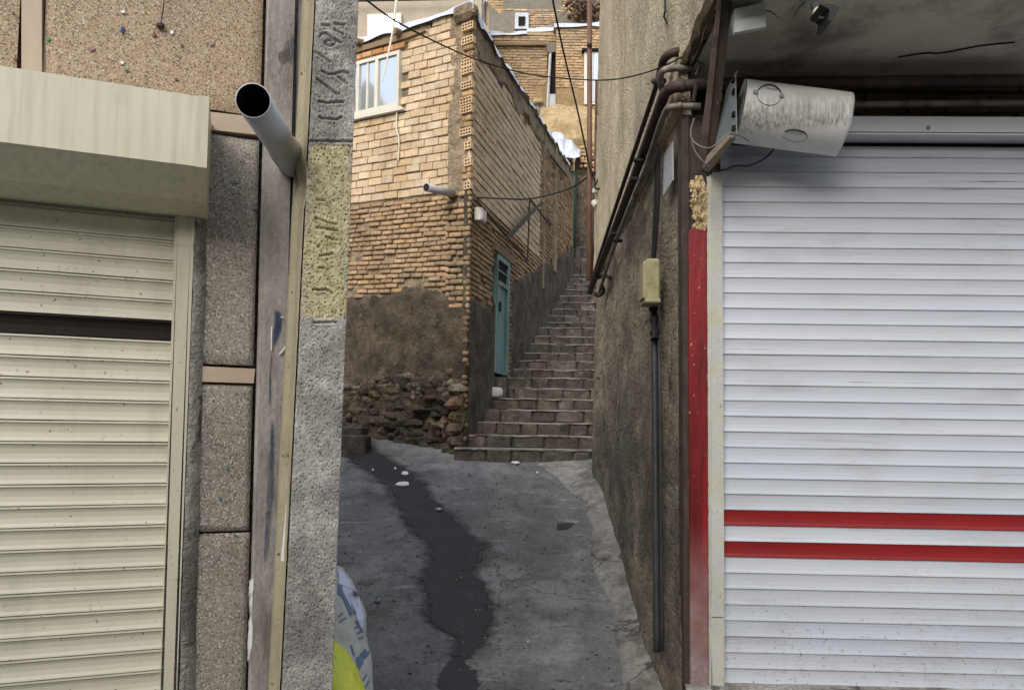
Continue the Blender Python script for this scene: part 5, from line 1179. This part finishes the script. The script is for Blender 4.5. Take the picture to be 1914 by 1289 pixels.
# horizontal pipes in the recess, turning the corner and running down the alley
def pipe(name, label, pts, r, m, grp=None, couplings=()):
    t_ = thing(name, label, 'pipe', grp)
    b = MB(); b.tube(pts, r, 14, 4); b.build('pipe_run', m, t_, smooth=2)
    for (p, q) in couplings:
        b = MB(); b.tube([p, q], r * 1.22, 14); b.build('coupling', m, t_, smooth=2)
    return t_
G = 'pipes turning the shop corner into the alley'
def run(*a): return [at(*p) for p in a]
pipe('gas_pipe', 'thickest dark brown pipe bending round the shop corner and down the alley wall', run((1914, 150, 3.86), (1600, 153, 3.9), (1400, 155, 3.94), (1320, 158, 3.95), (1285, 160, 3.95), (1262, 163, 3.97), (1246, 172, 4.05), (1236, 192, 4.25), (1180, 345, 5.4), (1140, 450, 6.7), (1112, 520, 7.9), (1103, 546, 8.3)), .031, M['gaspipe'], G, [(at(1278, 160, 3.95), at(1272, 161, 3.95))])
pipe('water_pipe', 'grey galvanised pipe lowest of the bundle bending round the shop corner', run((1309, 199, 3.95), (1268, 199, 3.96), (1250, 202, 3.98), (1243, 212, 4.05), (1232, 240, 4.25), (1205, 320, 4.8), (1182, 375, 5.35), (1150, 455, 6.4), (1125, 530, 7.6), (1119, 550, 7.9)), .018, M['galv'], G, [(at(1189, 360, 5.2), at(1180, 385, 5.42)), (at(1268, 199, 3.96), at(1274, 199, 3.96))])
pipe('water_pipe', 'short galvanised pipe with a pale elbow above the thickest pipe', run((1310, 128, 4.02), (1262, 128, 4.0), (1245, 130, 3.98), (1236, 137, 4.0), (1234, 150, 4.04), (1237, 166, 4.1)), .018, M['galv'], G, [(at(1258, 128, 4.0), at(1252, 128, 4.0))])
pipe('gas_pipe', 'brown pipe topmost of the bundle arching at the shop corner', run((1914, 100, 4.0), (1600, 100, 4.03), (1300, 100, 4.06), (1275, 97, 4.05), (1258, 99, 4.05), (1243, 108, 4.08), (1237, 125, 4.16), (1233, 145, 4.3)), .024, M['gaspipe'], G)
pipe('gas_pipe', 'thin brown pipe just left of the thickest one, running down the alley wall', run((1227, 152, 4.25), (1222, 175, 4.4), (1170, 330, 5.5), (1130, 450, 6.9), (1103, 535, 8.25)), .016, M['gaspipe'], G, [(at(1222, 152, 4.3), at(1240, 152, 4.2))])
pipe('water_pipe', 'thin pipe along the dark recess above the thickest pipe', run((1914, 112, 4.06), (1600, 119, 4.06), (1310, 122, 4.06)), .016, M['rust'])
pipe('water_pipe', 'grey pipe running right along the recess just above the white rail', run((1914, 193, 3.95), (1750, 194, 3.96), (1560, 196, 3.96), (1400, 198, 3.97)), .018, M['galv'])
cb = MB(); cb.tube(run((1600, 167, 4.0), (1700, 172, 4.0), (1800, 178, 4.0), (1914, 170, 4.0)), .003, 5, 4); cb.tube(run((1380, 140, 4.0), (1600, 165, 4.0), (1740, 165, 4.0), (1914, 162, 4.0)), .003, 5, 4)
tag(cb.build('black_cable', M['black']), 'thin dark cables sagging along the bricks in the recess over the white rail', 'cable')
b = MB(); b.tube(run((1303, 152, 3.86), (1296, 190, 3.9)), .012, 8)
tag(b.build('pipe_stub', M['rust']), 'short rusty pipe stub slanting in front of the thickest pipe at the shop corner', 'pipe')
b = MB(); b.tube(run((1310, 96, 3.95), (1310, 115, 3.95)), .012, 8)
tag(b.build('pipe_stub', M['rust']), 'short upright pipe stub above the thickest pipe beside the leaning angle post', 'pipe')
b = MB()
for pts in (((1283, 97, 3.95), (1295, 108, 3.93), (1307, 118, 3.92), (1300, 140, 3.92)), ((1308, 118, 3.92), (1314, 118, 3.92), (1312, 125, 3.92), (1306, 122, 3.92))): b.tube(run(*pts), .004, 6, 4)
for i in range(4): b.tube(run((1272 + i * 4, 108, 4.1), (1262 + i * 5, 125, 4.15), (1252 + i * 3, 148, 4.2)), .004, 5, 3)
tag(b.build('cable_bundle', M['cablegrey']), 'tangle of grey cables tied round the pipes at the shop corner', 'cable')
for (x, y, Y, wh) in ((1196, 300, 4.9, 'topmost'), (1190, 335, 5.0, 'second from the top'), (1150, 437, 6.2, 'third from the top'), (1155, 450, 6.3, 'lowest')):
    b = MB(); b.cbox(at(x, y, Y), (.08, .04, .025), None, .006)
    tag(b.build('pipe_clamp', M['black']), 'black clamp holding the pipes to the alley wall, %s of the four' % wh, 'clamp', 'clamps on the alley pipes')
# end of the bundle
b = MB()
for pts in (((1112, 548, 7.8), (1118, 553, 7.8), (1128, 545, 7.7), (1124, 530, 7.7)), ((1115, 520, 7.8), (1130, 515, 7.6), (1141, 520, 7.4))): b.tube(run(*pts), .02, 8, 3)
tag(b.build('pipe_elbow', M['rust']), 'dark pipe elbows at the low far end of the alley pipes', 'pipe')
# riser at the far corner
rp = thing('riser_pipe', 'tall rust red riser pipe standing at the far end of the stucco wall', 'pipe')
b = MB(); b.tube(run((1102, -60, 9.15), (1102, 120, 9.1), (1102, 300, 9.0), (1101, 523, 8.9)), .032, 12); b.build('main_pipe', M['riser'], rp, smooth=2)
b = MB(); b.tube(run((1115, 150, 9.3), (1113, 300, 9.2), (1108, 515, 9.0)), .018, 10); b.build('thin_pipe', M['riser'], rp, smooth=2)
b = MB(); b.tube(run((1115, 152, 9.3), (1122, 178, 9.3)), .012, 6); b.tube(run((1115, 205, 9.3), (1122, 222, 9.3)), .012, 6); b.tube(run((1097, 84, 9.05), (1106, 83, 9.05)), .02, 6); b.build('bracket', M['rust'], rp)
# overhead cables
def cable(label, pts, r, m=M['black'], name='overhead_cable'):
    b = MB(); b.tube(run(*pts), r, 6, 8); return tag(b.build(name, m), label, 'cable')
cable('black cable sagging across the alley from the pole top to the shop corner pipes', ((634, -32, 2.75), (676, -6, 3.0), (740, 40, 3.4), (830, 86, 4.0), (900, 115, 4.5), (980, 137, 4.7), (1060, 147, 4.7), (1130, 150, 4.5), (1185, 142, 4.3), (1240, 124, 4.1), (1290, 98, 3.9), (1322, 76, 3.75)), .0042)
cable('black cable falling steeply from the top of the picture to the riser pipe', ((1028, -30, 7.0), (1037, 20, 7.4), (1055, 105, 8.0), (1078, 200, 8.4), (1092, 265, 8.7), (1104, 320, 8.9), (1112, 338, 8.9)), .011)
cable('thin black cable sagging from the brick house corner across to the riser pipe', ((888, 376, 9.6), (893, 370, 9.6), (935, 371, 9.6), (985, 372, 9.4), (1030, 363, 9.3), (1070, 350, 9.2), (1100, 330, 9.0)), .012)
cable('short black cable linking the riser pipe to the grey bracket on the stucco wall', ((1108, 328, 8.9), (1118, 318, 8.8), (1120, 328, 8.7), (1112, 350, 8.6), (1122, 352, 8.4), (1132, 338, 8.2), (1140, 328, 8.0)), .012)
b = MB(); b.tube(run((1141, 328, 7.9), (1147, 345, 7.7), (1152, 365, 7.6)), .022, 8, 3); tag(b.build('grey_bracket', M['pvc']), 'short pale grey bent tube on the stucco wall behind the pipes', 'bracket')
b = MB(); b.cbox(at(1112, 357, 8.7), (.06, .06, .06), None, .01); b.tube(run((1110, 378, 8.75), (1116, 385, 8.7)), .04, 8); tag(b.build('cable_clamp', M['plasticwhite']), 'pale insulator clamped beside the riser pipe', 'clamp')

# alley wall fittings
def onwall(x, y, lift=.03):
    d = ray(x, y); lo, hi = 3.5, 12.
    for _ in range(50):
        m_ = (lo + hi) / 2; p = EYE + d * m_
        if p.x < ralley(p.y, p.z).x - lift: lo = m_
        else: hi = m_
    return EYE + d * lo
mt = thing('meter_box', 'yellowed plastic terminal box on the alley wall with black cables', 'terminal box')
c = onwall(1216, 527, .09); b = MB(); b.cbox(c, (.09, .17, .26), None, .012); b.build('box_body', M['meter'], mt)
b = MB(); b.cbox(c + Vector((-.05, 0, .0)), (.02, .15, .23), None, .008); b.cbox(c + Vector((0, 0, -.13)), (.1, .18, .03), None, .008); b.build('box_cover', M['meter'], mt)
b = MB()
for dx in (0, 4, 7): b.tube([onwall(1227 + dx * .6, 262 + dx * 3, .06), onwall(1224 + dx, 380, .05), onwall(1219 + dx * .7, 482, .05)], .008, 6, 4)
tag(b.build('wall_cable', M['black']), 'bundle of black cables dropping from the pipes to the terminal box', 'cable')
cd = thing('conduit_pipe', 'dark plastic conduit running from the terminal box down to the cement fillet', 'conduit')
b = MB(); b.tube([onwall(1220, 560, .05), onwall(1223, 640, .05), onwall(1226, 1000, .055), onwall(1228, 1218, .065)], .021, 12, 4); b.build('conduit_tube', M['conduit'], cd, smooth=2)
b = MB(); b.tube([onwall(1233, 640, .03), onwall(1236, 1000, .03), onwall(1238, 1216, .035)], .008, 8, 3); b.build('thin_tube', M['conduit'], cd, smooth=2)
b = MB(); b.tube([onwall(1219, 553, .06), onwall(1222, 590, .055), onwall(1224, 634, .06)], .03, 10, 6, rfn=lambda t: .026 + .006 * math.sin(t * 25)); b.build('tape_wrap', M['black'], cd)
pn_ = MB(); P_ = [onwall(x, y, .05) for x, y in ((1241, 290), (1257, 264), (1258, 336), (1239, 367))]; pn_.prism([p + Vector((.004, 0, 0)) for p in P_], P_)
tag(pn_.build('paper_notice', M['paper']), 'faded paper notice pasted on the alley wall below the pipes', 'notice')
b = MB(); b.tube([onwall(1243, 0, .06), onwall(1243, 22, .07), onwall(1241, 32, .06), onwall(1246, 44, .06)], .006, 6, 4); tag(b.build('wall_hook', M['black']), 'bent black wire hook on the upper stucco wall', 'hook')

# ================================================================= BACKGROUND HOUSES
def far_house(label, face, Y, mortar, brickm, rowh=.075, L=.22, skip=None, seed=1, depth=4, tone=.12, name='hillside_house', bk=True, side=0):
    t_ = thing(name, label, 'house')
    P_ = [at(x, y, Y) for x, y in face]
    b = MB(); b.prism([p + Vector((side, depth, 0)) for p in P_], P_); b.build('wall', mortar, t_)
    if bk:
        xs = [p.x for p in P_]; zs_ = [p.z for p in P_]; w = Wall((min(xs), Y), (1, 0)); z0, z1 = min(zs_), max(zs_)
        b = MB(); rows = []; z = z0
        while z < z1 - rowh * .5: rows.append((z + rowh / 2, rowh * .8)); z += rowh
        def zt(u): # top edge
            a, c = P_[0], P_[1]; f = (min(xs) + u - a.x) / (c.x - a.x); return a.z + (c.z - a.z) * f
        def zbm(u):
            a, c = P_[3], P_[2]; f = (min(xs) + u - a.x) / (c.x - a.x); return a.z + (c.z - a.z) * f
        def keep(u, z, r):
            if z > zt(u) - .02 or z < zbm(u): return False
            if skip:
                for (x0, y0, x1, y1) in skip:
                    p0 = at(x0, y0, Y); p1 = at(x1, y1, Y)
                    if p0.x < min(xs) + u < p1.x and p1.z < z < p0.z: return False
            return r.random() > .03
        bricks(b, w, rows, lambda z: 0, lambda z: max(xs) - min(xs), L, .02, .02, .005, keep, tone, .06, seed, .008)
        b.build('brickwork', brickm, t_)
    return t_
# near cream wall + yellow brick house with a niche
hA = far_house('low yellow brick house with a narrow dark niche and grey downpipe above the mud wall', [(860, 60), (1046, 60), (1046, 205), (860, 205)], 19.5, M['farmortar'], M['farbrick'], skip=[(1021, 80, 1043, 206), (860, 80, 1021, 86), (1000, 160, 1046, 206)], seed=2)
def bgprism(px, Y, d, m, name, par):
    b = MB(); f = [at(x, y, Y) for x, y in px]; b.prism([p + Vector((0, d, 0)) for p in f], f); return b.build(name, m, par)
bgprism([(1023, 82), (1041, 82), (1041, 178), (1023, 178)], 19.47, .05, M['dark'], 'niche', hA)
bgprism([(1022, 82), (1041, 82), (1040, 97), (1024, 98)], 19.3, .2, M['fargrey'], 'niche_hood', hA)
b = MB(); b.tube([at(1029, 96, 19.35), at(1023, 205, 19.35)], .04, 8); b.build('downpipe', M['pvc'], hA)
bgprism([(1025, 176), (1043, 176), (1042, 204), (1024, 203)], 19.36, .04, M['snow'], 'white_board', hA)
bgprism([(860, 80), (1020, 79), (1020, 84), (860, 85)], 19.38, .1, M['wood'], 'timber_course', hA)
b = MB()
def capf(x0, x1, y0, y1, Y, amp=.1):
    b = MB()
    def f(u, v):
        p = at(x0 + (x1 - x0) * u, y0 + (y1 - y0) * u, Y); return p + Vector((0, -.08 + .7 * v, .05 + .05 * nz(p.x, v * 3, s=2) - .16 * (1 if v < .01 else 0)))
    b.grid(f, 40, 6); return b
capf(915, 985, 61, 60, 19.5).build('snow_cap', M['snow'], hA, smooth=True); capf(985, 1041, 56, 52, 19.6).build('snow_cap', M['snow'], hA, smooth=True)
hB = far_house('taller yellow brick house with a tall white framed window, behind the riser pipe', [(1040, 47), (1190, 44), (1190, 215), (1040, 210)], 19.0, M['farmortar'], M['farbrick'], skip=[(1090, 92, 1190, 196), (1040, 165, 1092, 215)], seed=5)
capf(1036, 1190, 46, 43, 19.0).build('snow_cap', M['snow'], hB, smooth=True)
wB = bgprism([(1092, 94), (1140, 94), (1140, 195), (1092, 195)], 18.93, .1, M['wframe'], 'window', hB)
bgprism([(1099, 99), (1108, 99), (1108, 190), (1099, 190)], 18.9, .04, M['curtain'], 'pane', wB); bgprism([(1111, 99), (1118, 99), (1118, 190), (1111, 190)], 18.9, .04, M['curtain'], 'pane', wB); bgprism([(1120, 99), (1138, 99), (1138, 190), (1120, 190)], 18.9, .04, M['curtain'], 'pane', wB)
bgprism([(1088, 90), (1145, 90), (1145, 94), (1088, 94)], 18.85, .2, M['dark'], 'window_lintel', hB)
# cream mud retaining wall
mw = thing('mud_wall', 'weathered cream mud retaining wall under the yellow brick houses', 'wall')
b = MB(); a0 = at(880, 360, 18.6); a1 = at(1200, 202, 18.6)
b.grid(lambda u, v: (a0.x + (a1.x - a0.x) * u, 18.6 - .12 * fbm(u * 6, v * 3, 1, 4, 5) - .12 * (1 if v > .8 else 0) - (.0), 5.0 + (a1.z - .05 + .1 * nz(u * 9, 1) - 5.0) * v), 90, 60); b.build('wall_face', M['farmud'], mw, smooth=True)
b = MB(); b.box(((a0.x + a1.x) / 2, 19.2, (4 + a1.z) / 2 - .1), (a1.x - a0.x, .9, a1.z - 4 - .1)); b.build('wall_core', M['farmud'], mw)
# upper row
hC = far_house('brick hillside house with a tiny white rimmed window, above the lower roof line', [(940, 0), (1190, 22), (1190, 70), (940, 75)], 24, M['fargrey'], M['farbrick'], skip=[(960, 20, 990, 58), (940, 0, 1046, 20), (940, 20, 962, 75)], seed=8, tone=.18)
wC = bgprism([(963, 24), (988, 24), (988, 54), (962, 54)], 23.9, .1, M['snow'], 'window', hC); bgprism([(969, 31), (982, 31), (981, 47), (969, 47)], 23.86, .05, M['dark'], 'pane', wC)
hD = thing('hillside_house', 'small lean-to with grey sloping gable and white roof edge behind the corner house', 'house')
bgprism([(884, 6), (914, 6), (914, 62), (884, 62)], 21, 3, M['farmud'], 'wall', hD); bgprism([(913, 8), (945, 34), (945, 60), (914, 60)], 20.98, 3, M['fargrey'], 'gable', hD); bgprism([(880, 2), (912, 1), (906, 8), (880, 9)], 20.9, 2, M['snow'], 'roof_edge', hD)
b = MB(); b.tube([at(907, 3, 20.9), at(906, 42, 20.9)], .03, 6); b.build('downpipe', M['rust'], hD)
hE = thing('hillside_house', 'beige plastered house with a white window at the upper left, behind the corner house roof', 'house')
bgprism([(600, -60), (900, -60), (900, 200), (600, 200)], 17.5, 4, M['farplaster'], 'wall', hE)
wE = bgprism([(686, 27), (750, 24), (750, 70), (686, 72)], 17.4, .1, M['wframe'], 'window', hE); bgprism([(690, 31), (746, 28), (746, 68), (690, 68)], 17.37, .05, M['glass'], 'pane', wE)
b = MB(); b.tube([at(600, 3, 17.3), at(880, -2, 17.3)], .025, 6); b.build('cable_duct', M['black'], hE)
hF = far_house('distant stepped brick houses at the very top of the view', [(880, -120), (1200, -120), (1200, 40), (880, 30)], 30, M['farmortar'], M['farbrick'], seed=9, tone=.22, L=.3, rowh=.11)
bgprism([(955, -60), (1050, -60), (1050, 16), (955, 8)], 29.8, 1, M['fargrey'], 'grey_wall', hF)
b = MB(); rr = random.Random(8)
for i in range(70):
    p = at(rr.uniform(1060, 1128), rr.uniform(2, 34), 22.5 + rr.uniform(-.4, .4)); c = rr.choice([(.45, .3, .22), (.6, .42, .3), (.35, .3, .27), (.8, .7, .55)]); b.col = c
    b.cbox(p, (rr.uniform(.08, .32), rr.uniform(.08, .2), rr.uniform(.04, .1)), Matrix.Rotation(rr.uniform(-1, 1), 3, 'Y') @ Matrix.Rotation(rr.uniform(-1, 1), 3, 'Z'), .01)
for i in range(10):
    a = at(rr.uniform(1048, 1110), rr.uniform(10, 30), 22.3); b.col = (.7, .6, .45); b.tube([a, a + Vector((rr.uniform(.2, .9), rr.uniform(-.2, .2), rr.uniform(-.1, .7)))], .035, 5)
tag(b.build('rubble_heap', M['rubble']), 'heap of broken bricks and timbers on a far roof behind the riser pipe', 'rubble', kind='stuff')
bgprism([(1040, 22), (1130, 30), (1130, 60), (1040, 50)], 22.9, .5, M['fargrey'], 'collapsed_roof', hC)
# stair head: walls, green door edge, tarp
sh = thing('stair_head_wall', 'narrow grey plastered wall at the top of the steps with a dark green door post', 'wall')
bgprism([(1077, 292), (1200, 285), (1200, 600), (1077, 600)], 17.4, .4, M['mudgrey'], 'wall_face', sh); bgprism([(1069, 318), (1078, 322), (1077, 461), (1069, 461)], 17.2, .15, M['darkgreen'], 'door_post', sh)
bgprism([(1040, 290), (1070, 300), (1070, 480), (1040, 480)], 17.6, .3, M['farmortar'], 'pillar', sh)
b = MB(); w = Wall((at(1044, 400, 17.55).x, 17.5), (1, 0)); z1 = at(1060, 285, 17.5).z; bricks(b, w, [(z1 - .1 - i * .085, .068) for i in range(24)], lambda z: 0, lambda z: .34, .2, .015, .05, .012, lambda u, z, r: r.random() > .1, .2, .08, 81, .012); b.build('broken_bricks', M['oldbrick'], sh)
b = MB(); w = Wall((at(1084, 300, 17.3).x, 17.35), (1, 0)); bricks(b, w, [(z1 + .05 - i * .085, .068) for i in range(7)], lambda z: 0, lambda z: .2 + .05 * z, .2, .015, .05, .02, lambda u, z, r: r.random() > .15, .2, .08, 82, .012); b.build('broken_bricks', M['oldbrick'], sh)
tp = MB()
def tarp(u, v):
    x = 1024 + 60 * u; ytop = 248 + 44 * max(0, u - .35) ** 1.2 * 1.2 + 6 * nz(u * 6, 0); y = ytop + (294 - ytop) * v
    p = at(x, y, 17.9 - .9 * v ** .7); p.y += .16 * fbm(u * 5, v * 1.5, 1, 3, 4) ; p.z += .02 * nz(u * 4, v * 3); return p
tp.grid(tarp, 60, 30); tag(tp.build('white_tarpaulin', M['snow'], smooth=True), 'crumpled white tarpaulin bundled on the roof at the head of the steps', 'tarpaulin')
b = MB(); f = [at(x, y, 18.0) for x, y in ((1022, 245), (1043, 249), (1041, 254), (1024, 258))]; b.prism([p + Vector((0, .3, .02)) for p in f], f); tag(b.build('metal_sheet', mat('green_grey_sheet', [(.3, '5a6b6b'), (.7, '6f8080')], 5, rough=.5)), 'small grey green metal sheet lying behind the white tarpaulin', 'sheet')
vc = thing('roof_vent', 'pale domed vent cowl on the parapet of the corner house', 'vent')
b = MB(); p = at(1005, 206, 13.3); b.tube([p - Vector((0, 0, .4)), p + Vector((0, 0, .12))], .05, 10); b.build('vent_pipe', M['fargrey'], vc, smooth=2)
b = MB(); b.tube([p + Vector((0, 0, .1)), p + Vector((0, 0, .14)), p + Vector((0, 0, .18)), p + Vector((0, 0, .20))], .1, 14, rfn=lambda t: .11 - .07 * t ** 3); b.build('vent_cap', M['farmud'], vc, smooth=2)
# unseen row across the street, behind the viewer, put in and sized to shade the lane
op = thing('shade_row', 'plain unseen row behind the viewer, added to shade the lane', 'building')
b = MB(); b.box((-3, -9.5, 3.4), (40, 3, 7.0)); b.build('wall', M['farmud'], op)
